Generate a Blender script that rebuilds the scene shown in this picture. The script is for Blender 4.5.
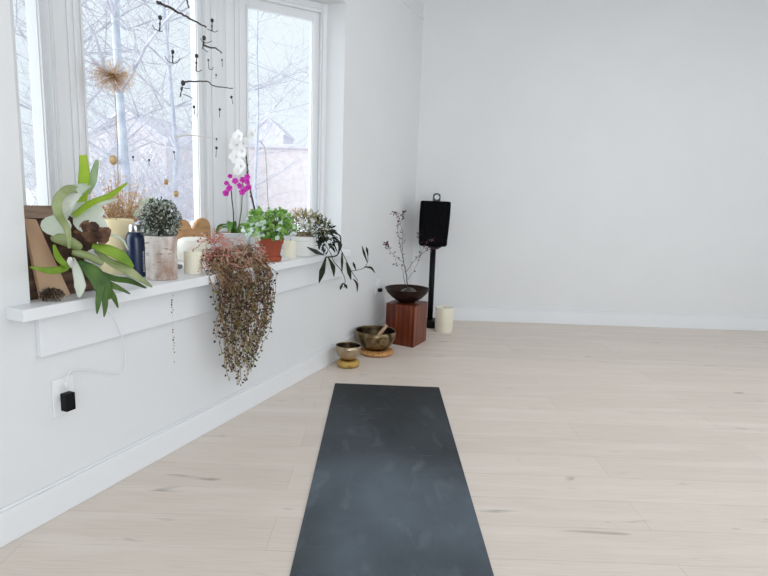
import bpy, bmesh, math, random
from mathutils import Vector, Matrix, noise
for _o in list(bpy.data.objects):
    bpy.data.objects.remove(_o)
SC = bpy.context.scene
COL = SC.collection
R = math.radians

# ---------------------------------------------------------------- camera, sky, lights, exposure
cd = bpy.data.cameras.new('camera')
cam = bpy.data.objects.new('camera', cd); COL.objects.link(cam)
cd.sensor_width = 36.0; cd.lens = 577.0 / 768.0 * 36.0; cd.clip_start = 0.05; cd.clip_end = 400
_p = R(9.6); _r = 0.035
_f = Vector((0, math.cos(_p), -math.sin(_p))); _x = Vector((1, 0, 0)); _u = _x.cross(_f)
_x2 = math.cos(_r) * _x + math.sin(_r) * _u; _u2 = -math.sin(_r) * _x + math.cos(_r) * _u
_m = Matrix((_x2, _u2, -_f)).transposed().to_4x4(); _m.translation = (0, 0, 1.15)
cam.matrix_world = _m
SC.camera = cam

world = bpy.data.worlds.new('overcast_sky'); SC.world = world; world.use_nodes = True
_bg = world.node_tree.nodes['Background']
_bg.inputs['Color'].default_value = (0.87, 0.94, 1.0, 1); _bg.inputs['Strength'].default_value = 1.05

def area(name, loc, rot, sx, sy, power, col):
    l = bpy.data.lights.new(name, 'AREA'); l.shape = 'RECTANGLE'; l.size = sx; l.size_y = sy; l.energy = power; l.color = col
    o = bpy.data.objects.new(name, l); COL.objects.link(o); o.location = loc; o.rotation_euler = rot
    return o
# soft daylight of the bright overcast sky coming in through the bay
_sl = bpy.data.lights.new('overcast_sun', 'SUN'); _sl.energy = 5.6; _sl.angle = R(80); _sl.color = (.90, .955, 1.0)
_so = bpy.data.objects.new('overcast_sun', _sl); COL.objects.link(_so)
_so.rotation_euler = Vector((.90, .30, -.45)).to_track_quat('-Z', 'Y').to_euler()
# added fill lamps at unseen openings in the rear and right-hand walls
area('rear_fill', (1.2, -2.42, 1.55), (R(90), 0, 0), 3.4, 1.7, 77, (0.88, 0.945, 1.0))
area('right_fill', (4.72, 1.6, 1.55), (R(90), 0, R(90)), 3.6, 1.7, 17, (0.90, 0.95, 1.0))
area('ceiling_fill', (1.9, 2.3, 2.86), (0, 0, 0), 3.0, 3.0, 20, (.97, .98, 1.0))  # added fill under the ceiling, without any fixture
SC.view_settings.view_transform = 'Standard'; SC.view_settings.look = 'None'
SC.view_settings.exposure = 0.0; SC.view_settings.gamma = 1.0; SC.view_settings.use_curve_mapping = False

# ---------------------------------------------------------------- helpers
class MB:
    def __init__(s): s.v = []; s.f = []
    def add(s, vs, fs):
        n = len(s.v); s.v += [Vector(q) for q in vs]; s.f += [tuple(i + n for i in f) for f in fs]
    def tube(s, pts, rad, n=6, cap=True):
        pts = [Vector(q) for q in pts]
        if not isinstance(rad, (list, tuple)): rad = [rad] * len(pts)
        ref = None; vs = []; fs = []
        for i, p in enumerate(pts):
            t = (pts[min(i + 1, len(pts) - 1)] - pts[max(i - 1, 0)])
            t = t.normalized() if t.length > 1e-9 else Vector((0, 0, 1))
            if ref is None:
                ref = t.orthogonal().normalized()
            ref = (ref - t * ref.dot(t))
            ref = ref.normalized() if ref.length > 1e-6 else t.orthogonal().normalized()
            b = t.cross(ref)
            for k in range(n):
                a = 2 * math.pi * k / n
                vs.append(p + (ref * math.cos(a) + b * math.sin(a)) * rad[i])
        for i in range(len(pts) - 1):
            for k in range(n):
                fs.append((i * n + k, i * n + (k + 1) % n, (i + 1) * n + (k + 1) % n, (i + 1) * n + k))
        if cap:
            fs.append(tuple(range(n))[::-1]); fs.append(tuple((len(pts) - 1) * n + k for k in range(n)))
        s.add(vs, fs)
    def lathe(s, c, prof, n=40, jitter=0):
        c = Vector(c); vs = []; fs = []
        for r, z in prof:
            for k in range(n):
                a = 2 * math.pi * k / n
                vs.append(c + Vector((r * math.cos(a), r * math.sin(a), z)))
        m = len(prof)
        for i in range(m - 1):
            for k in range(n):
                fs.append((i * n + k, i * n + (k + 1) % n, (i + 1) * n + (k + 1) % n, (i + 1) * n + k))
        if prof[0][0] > 1e-6: fs.append(tuple(range(n))[::-1])
        if prof[-1][0] > 1e-6: fs.append(tuple((m - 1) * n + k for k in range(n)))
        s.add(vs, fs)
    def boxf(s, o, ax, ay, az, x0, x1, y0, y1, z0, z1):
        o = Vector(o); vs = [o + ax * x + ay * y + az * z for z in (z0, z1) for y in (y0, y1) for x in (x0, x1)]
        s.add(vs, [(0, 2, 3, 1), (4, 5, 7, 6), (0, 1, 5, 4), (2, 6, 7, 3), (0, 4, 6, 2), (1, 3, 7, 5)])
    def box(s, x0, x1, y0, y1, z0, z1):
        s.boxf((0, 0, 0), Vector((1, 0, 0)), Vector((0, 1, 0)), Vector((0, 0, 1)), x0, x1, y0, y1, z0, z1)
    def prism(s, poly, ex):
        """closed polygon (3D points) swept by vector ex"""
        n = len(poly); ex = Vector(ex); vs = [Vector(p) for p in poly] + [Vector(p) + ex for p in poly]
        fs = [tuple(range(n))[::-1], tuple(range(n, 2 * n))]
        fs += [(i, (i + 1) % n, n + (i + 1) % n, n + i) for i in range(n)]
        s.add(vs, fs)
    def ball(s, c, r, sx=1, sy=1, sz=1, seg=10, rings=7, jit=0, seed=0):
        c = Vector(c); vs = []; fs = []
        for i in range(rings + 1):
            th = math.pi * i / rings
            for k in range(seg):
                a = 2 * math.pi * k / seg
                d = Vector((math.sin(th) * math.cos(a), math.sin(th) * math.sin(a), math.cos(th)))
                q = 1 + (jit * noise.noise(d * 2.3 + Vector((seed, seed * .7, 0))) if jit else 0)
                vs.append(c + Vector((d.x * sx, d.y * sy, d.z * sz)) * r * q)
        for i in range(rings):
            for k in range(seg):
                fs.append((i * seg + k, (i + 1) * seg + k, (i + 1) * seg + (k + 1) % seg, i * seg + (k + 1) % seg))
        s.add(vs, fs)
    def leaf(s, p, d, n, L, W, fold=.25, curl=0.0):
        p = Vector(p); d = Vector(d).normalized(); n = Vector(n); n = n - d * n.dot(d)
        n = n.normalized() if n.length > 1e-5 else d.orthogonal().normalized(); b = d.cross(n)
        q = [p, p + d * L * .3 + b * W * .42 + n * W * fold, p + d * L * .65 + b * W * .42 + n * (W * fold + curl * L * .4), p + d * L + n * curl * L,
             p + d * L * .65 - b * W * .42 + n * (W * fold + curl * L * .4), p + d * L * .3 - b * W * .42 + n * W * fold, p + d * L * .5 + n * curl * L * .3]
        s.add(q, [(0, 1, 6), (1, 2, 6), (2, 3, 6), (3, 4, 6), (4, 5, 6), (5, 0, 6)])
    def disc(s, p, n, r, k=8, cup=.2, ax=None, asp=1.0):
        p = Vector(p); n = Vector(n).normalized(); a = Vector(ax) if ax else n.orthogonal()
        a = (a - n * a.dot(n)).normalized(); b = n.cross(a)
        vs = [p] + [p + (a * math.cos(2 * math.pi * i / k) * asp + b * math.sin(2 * math.pi * i / k)) * r + n * cup * r for i in range(k)]
        s.add(vs, [(0, 1 + i, 1 + (i + 1) % k) for i in range(k)])
    def ribbon(s, pts, wid, up, cup=.15, sub=6, th=.0012):
        """leaf blade with a midrib and some thickness along a smooth path"""
        P_, W_ = smooth(pts, wid, sub); up = Vector(up); rows = []; n = len(P_)
        for i in range(n):
            t = (P_[min(i + 1, n - 1)] - P_[max(i - 1, 0)]).normalized(); b = t.cross(up)
            b = b.normalized() if b.length > 1e-4 else t.orthogonal().normalized(); m = b.cross(t)
            w = W_[i] / 2
            rows.append(([P_[i] - b * w + m * w * cup, P_[i] - b * w * .5 + m * w * cup * .3, P_[i], P_[i] + b * w * .5 + m * w * cup * .3, P_[i] + b * w + m * w * cup], m))
        for sg in (1, -1):
            vs = []; fs = []
            for row, m in rows: vs += [q + m * th * sg for q in row]
            for i in range(n - 1):
                for k in range(4):
                    a = i * 5 + k; f = (a, a + 1, a + 6, a + 5); fs.append(f if sg > 0 else f[::-1])
            s.add(vs, fs)
        # rim
        base = len(s.v) - 2 * n * 5
        for i in range(n - 1):
            for k in (0, 4):
                a = base + i * 5 + k; b2 = a + n * 5
                s.f.append((a, a + 5, b2 + 5, b2))

def smooth(pts, wid, sub):
    pts = [Vector(p) for p in pts]
    if not isinstance(wid, (list, tuple)): wid = [wid] * len(pts)
    P_, W_ = [], []
    n = len(pts)
    for i in range(n - 1):
        p0, p1, p2, p3 = pts[max(i - 1, 0)], pts[i], pts[i + 1], pts[min(i + 2, n - 1)]
        for k in range(sub):
            t = k / sub
            P_.append(.5 * ((2 * p1) + (p2 - p0) * t + (2 * p0 - 5 * p1 + 4 * p2 - p3) * t * t + (3 * p1 - p0 - 3 * p2 + p3) * t ** 3))
            W_.append(wid[i] * (1 - t) + wid[i + 1] * t)
    P_.append(pts[-1]); W_.append(wid[-1])
    return P_, W_

ORG = {}
def obj(name, mb, m, parent=None, smoothf=True, bevel=0, at=None, loc=None, seg=2):
    """one mesh object out of world-space geometry; its origin goes to its base, or to its parent's origin"""
    if parent is not None: o0 = ORG[parent.name]
    elif loc is not None: o0 = Vector(loc)
    else:
        xs = [q.x for q in mb.v]; ys = [q.y for q in mb.v]
        o0 = Vector(((min(xs) + max(xs)) / 2, (min(ys) + max(ys)) / 2, min(q.z for q in mb.v)))
    me = bpy.data.meshes.new(name)
    me.from_pydata([tuple(q - o0) for q in mb.v], [], mb.f); me.update()
    bm = bmesh.new(); bm.from_mesh(me)
    bmesh.ops.recalc_face_normals(bm, faces=bm.faces); bm.to_mesh(me); bm.free()
    if smoothf:
        me.polygons.foreach_set('use_smooth', [True] * len(me.polygons))
    me.materials.append(m)
    o = bpy.data.objects.new(name, me); COL.objects.link(o)
    if smoothf == 'auto':
        try: me.set_sharp_from_angle(angle=R(35))
        except Exception: pass
    if bevel:
        b = o.modifiers.new('bevel', 'BEVEL'); b.width = bevel; b.segments = seg; b.limit_method = 'ANGLE'; b.angle_limit = R(40)
    if parent is not None: o.parent = parent
    else: o.location = o0
    ORG[o.name] = o0
    return o
def thing(name, label, cat, loc, group=None):
    o = bpy.data.objects.new(name, None); COL.objects.link(o); o.location = loc; o.empty_display_size = .05
    ORG[o.name] = Vector(loc); return tag(o, label, cat, group)
def tag(o, label, cat, group=None):
    o['label'] = label; o['category'] = cat
    if group: o['group'] = group
    return o
def struct(o, label=None):
    o['kind'] = 'structure'
    if label: o['label'] = label
    return o

# ---------------------------------------------------------------- materials
def mat(name, c1, c2=None, rough=.5, metal=0, scale=8, stretch=(1, 1, 1), detail=4, bump=0, bscale=None, lo=.35, hi=.65, transl=0, spec=None, sss=0, extra=None, coat=0):
    m = bpy.data.materials.new(name); m.use_nodes = True; N = m.node_tree.nodes; Lk = m.node_tree.links
    b = N['Principled BSDF']; b.inputs['Roughness'].default_value = rough; b.inputs['Metallic'].default_value = metal
    if spec is not None: b.inputs['Specular IOR Level'].default_value = spec
    if coat: b.inputs['Coat Weight'].default_value = coat; b.inputs['Coat Roughness'].default_value = .15
    if sss:
        b.inputs['Subsurface Weight'].default_value = sss; b.inputs['Subsurface Radius'].default_value = (.02, .015, .008); b.inputs['Subsurface Scale'].default_value = 1
    tc = N.new('ShaderNodeTexCoord'); mp = N.new('ShaderNodeMapping'); mp.inputs['Scale'].default_value = stretch
    Lk.new(tc.outputs['Object'], mp.inputs['Vector'])
    nz = N.new('ShaderNodeTexNoise'); nz.inputs['Scale'].default_value = scale; nz.inputs['Detail'].default_value = detail
    Lk.new(mp.outputs[0], nz.inputs['Vector'])
    rp = N.new('ShaderNodeValToRGB')
    cols = [c1] + ([c2] if c2 and not isinstance(c2, list) else (c2 or []))
    cr = rp.color_ramp
    cr.elements[0].position = lo; cr.elements[0].color = (*cols[0], 1)
    cr.elements[1].position = hi; cr.elements[1].color = (*cols[-1], 1)
    for i, c in enumerate(cols[1:-1]):
        e = cr.elements.new(lo + (hi - lo) * (i + 1) / (len(cols) - 1)); e.color = (*c, 1)
    Lk.new(nz.outputs['Fac'], rp.inputs['Fac']); Lk.new(rp.outputs['Color'], b.inputs['Base Color'])
    if bump:
        nb = N.new('ShaderNodeTexNoise'); nb.inputs['Scale'].default_value = bscale or scale * 3; nb.inputs['Detail'].default_value = 4
        Lk.new(mp.outputs[0], nb.inputs['Vector'])
        bp = N.new('ShaderNodeBump'); bp.inputs['Strength'].default_value = bump; bp.inputs['Distance'].default_value = .01
        Lk.new(nb.outputs['Fac'], bp.inputs['Height']); Lk.new(bp.outputs['Normal'], b.inputs['Normal'])
    if transl:
        tr = N.new('ShaderNodeBsdfTranslucent'); Lk.new(rp.outputs['Color'], tr.inputs['Color'])
        mx = N.new('ShaderNodeMixShader'); mx.inputs[0].default_value = transl
        Lk.new(b.outputs[0], mx.inputs[1]); Lk.new(tr.outputs[0], mx.inputs[2]); Lk.new(mx.outputs[0], N['Material Output'].inputs['Surface'])
    return m

def floor_mat():
    m = bpy.data.materials.new('whitewashed_oak_planks'); m.use_nodes = True; N = m.node_tree.nodes; Lk = m.node_tree.links
    b = N['Principled BSDF']; b.inputs['Roughness'].default_value = .42; b.inputs['Specular IOR Level'].default_value = .35
    tc = N.new('ShaderNodeTexCoord'); mp = N.new('ShaderNodeMapping'); mp.inputs['Location'].default_value = (.35, .03, 0)
    Lk.new(tc.outputs['Object'], mp.inputs['Vector'])
    br = N.new('ShaderNodeTexBrick'); br.offset = .37; br.offset_frequency = 2
    for k, v in (('Scale', 1), ('Mortar Size', .0012), ('Mortar Smooth', .3), ('Bias', 0), ('Brick Width', 2.1), ('Row Height', .19)): br.inputs[k].default_value = v
    br.inputs['Color1'].default_value = (.76, .68, .61, 1); br.inputs['Color2'].default_value = (.715, .635, .568, 1); br.inputs['Mortar'].default_value = (.58, .50, .44, 1)
    Lk.new(mp.outputs[0], br.inputs['Vector'])
    def noise_(sc, st, det=5, dist=0):
        q = N.new('ShaderNodeMapping'); q.inputs['Scale'].default_value = st; Lk.new(tc.outputs['Object'], q.inputs['Vector'])
        z = N.new('ShaderNodeTexNoise'); z.inputs['Scale'].default_value = sc; z.inputs['Detail'].default_value = det; z.inputs['Distortion'].default_value = dist
        Lk.new(q.outputs[0], z.inputs['Vector']); return z
    def mix(kind, fac, a, c):
        x = N.new('ShaderNodeMix'); x.data_type = 'RGBA'; x.blend_type = kind
        if isinstance(fac, float): x.inputs[0].default_value = fac
        else: Lk.new(fac, x.inputs[0])
        Lk.new(a, x.inputs[6])
        if isinstance(c, tuple): x.inputs[7].default_value = c
        else: Lk.new(c, x.inputs[7])
        return x.outputs[2]
    def ramp(src, p0, p1):
        r = N.new('ShaderNodeMapRange'); r.inputs[1].default_value = p0; r.inputs[2].default_value = p1; Lk.new(src, r.inputs[0]); return r.outputs[0]
    g = noise_(6, (1, 22, 1), 6, .3); col = mix('MULTIPLY', ramp(g.outputs['Fac'], .45, .8), br.outputs['Color'], (.90, .875, .85, 1))
    g2 = noise_(2.2, (.6, 5, 1), 4); col = mix('MIX', ramp(g2.outputs['Fac'], .5, .85), col, (.82, .75, .69, 1))
    kn = noise_(3.1, (1, 4.6, 1), 3, .6); col = mix('MULTIPLY', ramp(kn.outputs['Fac'], .665, .76), col, (.60, .58, .57, 1))
    Lk.new(col, b.inputs['Base Color'])
    bp = N.new('ShaderNodeBump'); bp.inputs['Strength'].default_value = .15; bp.inputs['Distance'].default_value = .003; bp.invert = True
    Lk.new(br.outputs['Fac'], bp.inputs['Height']); Lk.new(bp.outputs['Normal'], b.inputs['Normal'])
    return m

def mat_mat():
    m = bpy.data.materials.new('charcoal_rubber'); m.use_nodes = True; N = m.node_tree.nodes; Lk = m.node_tree.links
    b = N['Principled BSDF']; b.inputs['Roughness'].default_value = .6; b.inputs['Specular IOR Level'].default_value = .22
    tc = N.new('ShaderNodeTexCoord')
    def nz(sc, st, det, lo, hi, dist=0):
        q = N.new('ShaderNodeMapping'); q.inputs['Scale'].default_value = st; q.inputs['Rotation'].default_value = (0, 0, .35); Lk.new(tc.outputs['Object'], q.inputs['Vector'])
        z = N.new('ShaderNodeTexNoise'); z.inputs['Scale'].default_value = sc; z.inputs['Detail'].default_value = det; z.inputs['Distortion'].default_value = dist; Lk.new(q.outputs[0], z.inputs['Vector'])
        r = N.new('ShaderNodeMapRange'); r.inputs[1].default_value = lo; r.inputs[2].default_value = hi; Lk.new(z.outputs['Fac'], r.inputs[0]); return r.outputs[0]
    cur = None
    base = N.new('ShaderNodeRGB'); base.outputs[0].default_value = (.016, .017, .018, 1); cur = base.outputs[0]
    # pale chalky scuffs, strong at the near end, thinning towards the far end
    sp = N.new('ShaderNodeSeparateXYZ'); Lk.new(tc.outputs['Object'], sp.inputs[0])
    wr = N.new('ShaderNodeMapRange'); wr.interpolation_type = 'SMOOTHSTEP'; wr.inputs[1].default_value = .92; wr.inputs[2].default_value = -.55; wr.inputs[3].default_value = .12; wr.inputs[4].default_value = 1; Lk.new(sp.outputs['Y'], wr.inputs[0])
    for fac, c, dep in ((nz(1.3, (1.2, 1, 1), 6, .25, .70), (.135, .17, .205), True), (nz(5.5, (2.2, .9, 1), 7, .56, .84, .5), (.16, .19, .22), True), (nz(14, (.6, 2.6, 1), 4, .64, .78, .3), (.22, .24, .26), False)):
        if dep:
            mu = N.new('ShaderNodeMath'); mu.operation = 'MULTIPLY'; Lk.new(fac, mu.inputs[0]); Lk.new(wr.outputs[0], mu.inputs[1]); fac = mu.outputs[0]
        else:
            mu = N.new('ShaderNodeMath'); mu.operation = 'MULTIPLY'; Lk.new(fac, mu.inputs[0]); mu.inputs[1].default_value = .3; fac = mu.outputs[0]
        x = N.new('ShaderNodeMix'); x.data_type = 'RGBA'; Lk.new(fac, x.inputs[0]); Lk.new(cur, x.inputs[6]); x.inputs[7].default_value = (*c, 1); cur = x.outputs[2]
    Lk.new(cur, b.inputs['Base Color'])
    wv = N.new('ShaderNodeTexWave'); wv.wave_type = 'BANDS'; wv.bands_direction = 'X'; wv.inputs['Scale'].default_value = 62; Lk.new(tc.outputs['Object'], wv.inputs['Vector'])
    bp = N.new('ShaderNodeBump'); bp.inputs['Strength'].default_value = .35; bp.inputs['Distance'].default_value = .002; Lk.new(wv.outputs['Fac'], bp.inputs['Height']); Lk.new(bp.outputs['Normal'], b.inputs['Normal'])
    return m

def glass_mat():
    m = bpy.data.materials.new('window_glass'); m.use_nodes = True; N = m.node_tree.nodes; Lk = m.node_tree.links
    N.remove(N['Principled BSDF'])
    t = N.new('ShaderNodeBsdfTransparent'); t.inputs['Color'].default_value = (.97, .985, .985, 1)
    g = N.new('ShaderNodeBsdfGlossy'); g.inputs['Roughness'].default_value = .02
    lw = N.new('ShaderNodeLayerWeight'); lw.inputs['Blend'].default_value = .5
    pw = N.new('ShaderNodeMath'); pw.operation = 'POWER'; pw.inputs[1].default_value = 5; Lk.new(lw.outputs['Facing'], pw.inputs[0])
    fr = N.new('ShaderNodeMath'); fr.operation = 'MULTIPLY_ADD'; fr.inputs[1].default_value = .55; fr.inputs[2].default_value = .015; Lk.new(pw.outputs[0], fr.inputs[0])
    x = N.new('ShaderNodeMixShader'); Lk.new(fr.outputs[0], x.inputs[0]); Lk.new(t.outputs[0], x.inputs[1]); Lk.new(g.outputs[0], x.inputs[2]); Lk.new(x.outputs[0], N['Material Output'].inputs['Surface'])
    return m

def birch_mat():
    m = mat('birch_bark', (.66, .60, .56), (.80, .76, .73), rough=.8, scale=9, bump=.25)
    N = m.node_tree.nodes; Lk = m.node_tree.links; b = N['Principled BSDF']
    src = b.inputs['Base Color'].links[0].from_socket
    tc = N.new('ShaderNodeTexCoord')
    for st, sc, lo, hi, c in (((1, 1, 3.0), 30, .60, .72, (.20, .13, .10, 1)), ((1, 1, .55), 13, .42, .64, (.36, .24, .185, 1))):
        q = N.new('ShaderNodeMapping'); q.inputs['Scale'].default_value = st; Lk.new(tc.outputs['Object'], q.inputs['Vector'])
        z = N.new('ShaderNodeTexNoise'); z.inputs['Scale'].default_value = sc; z.inputs['Detail'].default_value = 4; Lk.new(q.outputs[0], z.inputs['Vector'])
        r = N.new('ShaderNodeMapRange'); r.inputs[1].default_value = lo; r.inputs[2].default_value = hi; Lk.new(z.outputs['Fac'], r.inputs[0])
        x = N.new('ShaderNodeMix'); x.data_type = 'RGBA'; Lk.new(r.outputs[0], x.inputs[0]); Lk.new(src, x.inputs[6]); x.inputs[7].default_value = c; src = x.outputs[2]
    Lk.new(src, b.inputs['Base Color'])
    return m

M_wall = mat('wall_paint', (.785, .795, .805), (.80, .81, .82), rough=.65, scale=3, bump=.02, bscale=180)
M_trim = mat('trim_paint', (.83, .845, .865), (.845, .86, .88), rough=.38, scale=3)
M_ceil = mat('ceiling_paint', (.85, .85, .84), (.86, .86, .85), rough=.8)
M_glass = glass_mat()
M_black = mat('black_cloth', (.004, .004, .005), (.008, .008, .009), rough=.9, scale=60, spec=.03)
M_blackp = mat('black_plastic', (.005, .005, .006), (.008, .008, .009), rough=.5, spec=.15)
M_white = mat('white_plastic', (.88, .88, .89), (.90, .90, .91), rough=.3)
M_wax = mat('cream_wax', (.88, .74, .44), (.90, .79, .54), rough=.45, scale=10, sss=.3)
M_wax2 = mat('ivory_wax', (.84, .79, .64), (.88, .84, .70), rough=.45, scale=10, sss=.3)
M_waxw = mat('white_wax', (.90, .87, .80), (.86, .76, .52), rough=.4, scale=6, lo=.5, hi=.7, sss=.3)
M_wick = mat('charred_wick', (.03, .025, .02), (.05, .04, .03), rough=.9)
M_red = mat('red_wood', (.045, .007, .003), [(.14, .025, .008), (.30, .072, .022)], rough=.38, scale=5, stretch=(7, 7, .35), detail=6, lo=.3, hi=.7)
M_dkwood = mat('dark_turned_wood', (.010, .0045, .003), (.030, .012, .007), rough=.45, spec=.2, scale=8, stretch=(1, 1, 5))
M_brass = mat('hammered_bronze', (.16, .115, .060), [(.30, .225, .125), (.07, .048, .024)], rough=.3, metal=1, scale=16, bump=.25, bscale=55)
M_brass2 = mat('pale_bronze', (.38, .295, .19), (.52, .43, .31), rough=.26, metal=1, scale=14, bump=.12, bscale=60)
M_inner = mat('dark_inner_bronze', (.030, .022, .014), (.085, .062, .035), rough=.38, metal=1, scale=18)  # darker tone for the inner skin of the bowls
M_gold = mat('gold_brocade', (.40, .24, .045), [(.56, .37, .09), (.30, .17, .035)], rough=.5, scale=40, bump=.15)
M_orange = mat('orange_brocade', (.48, .20, .05), [(.66, .36, .13), (.32, .11, .03)], rough=.45, scale=35, bump=.15)
M_stick = mat('mallet_wood', (.45, .28, .18), (.55, .36, .25), rough=.5, scale=20, stretch=(1, 1, .2))
M_twig = mat('dark_twig', (.035, .025, .022), (.10, .075, .065), rough=.9, scale=50)
M_twigp = mat('bleached_twig', (.72, .66, .60), (.80, .75, .70), rough=.9, scale=50)
M_bead = mat('black_seed', (.012, .012, .013), (.03, .03, .03), rough=.5, scale=30)
M_thread = mat('nylon_thread', (.75, .76, .78), (.80, .81, .83), rough=.4)
M_terra = mat('terracotta', (.27, .050, .020), (.36, .075, .032), rough=.75, scale=12)
M_cer = mat('grey_glazed_ceramic', (.66, .65, .66), (.80, .79, .80), rough=.35, scale=9)
M_cerw = mat('white_ceramic', (.83, .83, .81), (.88, .88, .87), rough=.3)
M_soil = mat('potting_bark', (.09, .06, .04), (.42, .33, .24), rough=.95, scale=60)
M_steel = mat('brushed_steel', (.62, .62, .62), (.74, .74, .74), rough=.28, metal=1, scale=10, stretch=(1, 1, 20))
M_navy = mat('navy_enamel', (.004, .017, .062), (.006, .022, .08), rough=.32, scale=4, coat=.3)
M_birch = birch_mat()
M_tanwood = mat('tan_carved_wood', (.50, .27, .12), (.66, .40, .20), rough=.55, scale=9, stretch=(1, 1, 4))
M_board = mat('brown_plaque_wood', (.045, .020, .012), [(.11, .055, .032), (.20, .12, .08)], rough=.7, scale=6, stretch=(1, 1, 6), bump=.15)  # plank colour darkened for the shadow right of the brace
M_board2 = mat('tan_plaque_wood', (.50, .31, .19), (.66, .45, .30), rough=.7, scale=6, stretch=(1, 1, .6))
M_frond = mat('staghorn_green', (.22, .40, .035), (.36, .55, .06), rough=.45, scale=12, transl=.35)
M_frondb = mat('staghorn_lime', (.40, .62, .03), (.52, .70, .08), rough=.42, scale=12, transl=.35)
M_frondd = mat('staghorn_dark_green', (.045, .11, .02), (.10, .20, .035), rough=.42, scale=14, transl=.2)
M_frondp = mat('staghorn_pale', (.62, .72, .58), (.82, .86, .78), rough=.5, scale=10, transl=.3)
M_frondm = mat('staghorn_soft_green', (.36, .52, .26), (.56, .70, .46), rough=.45, scale=12, transl=.35)
M_frondo = mat('staghorn_olive', (.26, .33, .12), (.44, .50, .26), rough=.5, scale=12, transl=.15)
M_shield = mat('dead_shield_frond', (.035, .017, .010), [(.11, .052, .028), (.24, .135, .075)], rough=.8, scale=22, bump=.3)
M_shieldy = mat('ochre_shield_frond', (.42, .25, .06), (.55, .38, .14), rough=.7, scale=22)
M_moss = mat('dark_sphagnum', (.03, .017, .01), (.11, .06, .035), rough=1, scale=30, bump=.5)
M_cone = mat('pine_cone_scale', (.07, .045, .03), [(.16, .11, .08), (.70, .64, .56)], rough=.85, scale=38, lo=.3, hi=.68)
M_stone = mat('grey_pebble', (.12, .115, .11), (.42, .40, .38), rough=.8, scale=20)
M_dry = mat('dried_tan_stems', (.62, .40, .20), (.80, .58, .34), rough=.9, scale=20, transl=.35)
M_dryp = mat('dried_peach_florets', (.80, .52, .30), (.88, .68, .46), rough=.9, scale=25, transl=.4)
M_drydk = mat('dried_seed', (.10, .055, .03), (.22, .13, .07), rough=.9, scale=30)
M_luna = mat('honesty_seed_pod', (.62, .42, .20), (.78, .60, .36), rough=.6, scale=40, transl=.3)
M_silver = mat('silvery_small_leaves', (.03, .04, .03), [(.14, .17, .13), (.62, .66, .60)], rough=.6, scale=70, transl=.15, lo=.34, hi=.62)  # wide noise contrast paints highlights and shadowed gaps into the leaf colour
M_silverp = mat('pale_new_leaves', (.50, .60, .42), (.72, .78, .62), rough=.6, scale=60, transl=.3)
M_shade = mat('stem_and_shade_dark', (.03, .03, .02), (.06, .055, .04), rough=1, scale=30)  # stem tone that also paints the shade inside the bush
M_jade = mat('jade_leaves', (.035, .12, .015), [(.17, .37, .05), (.48, .68, .24)], rough=.35, scale=26, transl=.3, lo=.3, hi=.7)
M_mint = mat('pale_mint_leaves', (.55, .74, .58), (.80, .88, .80), rough=.4, scale=30, transl=.3)
M_olive = mat('olive_narrow_leaves', (.10, .12, .04), [(.22, .24, .10), (.40, .38, .22)], rough=.6, scale=50, transl=.15)
M_straw = mat('straw_flower', (.62, .48, .28), (.78, .66, .46), rough=.8, scale=40, transl=.3)
M_petalw = mat('white_petals', (.88, .87, .86), (.93, .92, .92), rough=.5, scale=30, transl=.35)
M_petalm = mat('magenta_petals', (.58, .02, .42), (.80, .08, .62), rough=.5, scale=50, transl=.35)
M_orl = mat('orchid_leaf', (.05, .15, .015), (.16, .36, .04), rough=.35, scale=14, transl=.15)
M_stemd = mat('dark_orchid_stem', (.03, .028, .02), (.08, .075, .045), rough=.6, scale=40)
M_stemg = mat('green_orchid_stem', (.10, .13, .06), (.16, .20, .10), rough=.6, scale=40)
M_hoya = mat('dark_vine_leaves', (.008, .012, .007), (.032, .040, .020), rough=.5, spec=.2, scale=25)
M_tr_stem = mat('trailing_brown_stems', (.16, .075, .04), [(.26, .135, .07), (.42, .27, .15)], rough=.85, scale=14)
M_tr_leaf = mat('trailing_dark_leaves', (.016, .010, .007), [(.045, .034, .014), (.13, .13, .035)], rough=.55, scale=24, transl=.1)
M_tr_olive = mat('trailing_olive_leaves', (.16, .17, .04), (.32, .33, .09), rough=.55, scale=20, transl=.2)
M_tr_rose = mat('trailing_rose_tips', (.50, .15, .12), [(.68, .30, .24), (.80, .50, .42)], rough=.8, scale=16, transl=.25)
M_tr_beige = mat('trailing_beige_curls', (.55, .38, .26), (.70, .54, .40), rough=.85, scale=16, transl=.2)
M_plumb = mat('plum_twig_leaves', (.06, .015, .025), (.16, .05, .07), rough=.6, scale=30, transl=.15)
M_cable = mat('white_cable', (.88, .88, .90), (.90, .90, .92), rough=.4)
M_lens = mat('pale_dial', (.62, .66, .68), (.74, .77, .79), rough=.25, scale=30)
M_green = mat('dark_green_plastic', (.012, .028, .026), (.02, .04, .038), rough=.4)
M_snow = mat('snow', (.86, .87, .92), (.92, .93, .96), rough=.9, scale=2)
M_haze = mat('hazed_bark', (.46, .49, .57), (.62, .65, .73), rough=.9, scale=6)  # haze and overexposure put into the pale bark and twig colours
M_haze2 = mat('hazed_twigs', (.45, .43, .485), (.74, .73, .775), rough=.9, scale=4)
M_brickp = mat('hazed_pink_brick', (.70, .60, .60), (.77, .70, .715), rough=.9, scale=3)  # brick, render and roof paled to carry the haze outside
M_brickl = mat('pale_lilac_render', (.60, .56, .62), (.68, .65, .72), rough=.9, scale=2)
M_roof = mat('hazed_roof', (.62, .58, .64), (.72, .69, .76), rough=.9, scale=3)
M_dkpane = mat('dim_pane', (.42, .43, .50), (.50, .52, .60), rough=.2)
M_wire = mat('overhead_cable', (.45, .46, .52), (.5, .5, .56), rough=.8)

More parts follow.
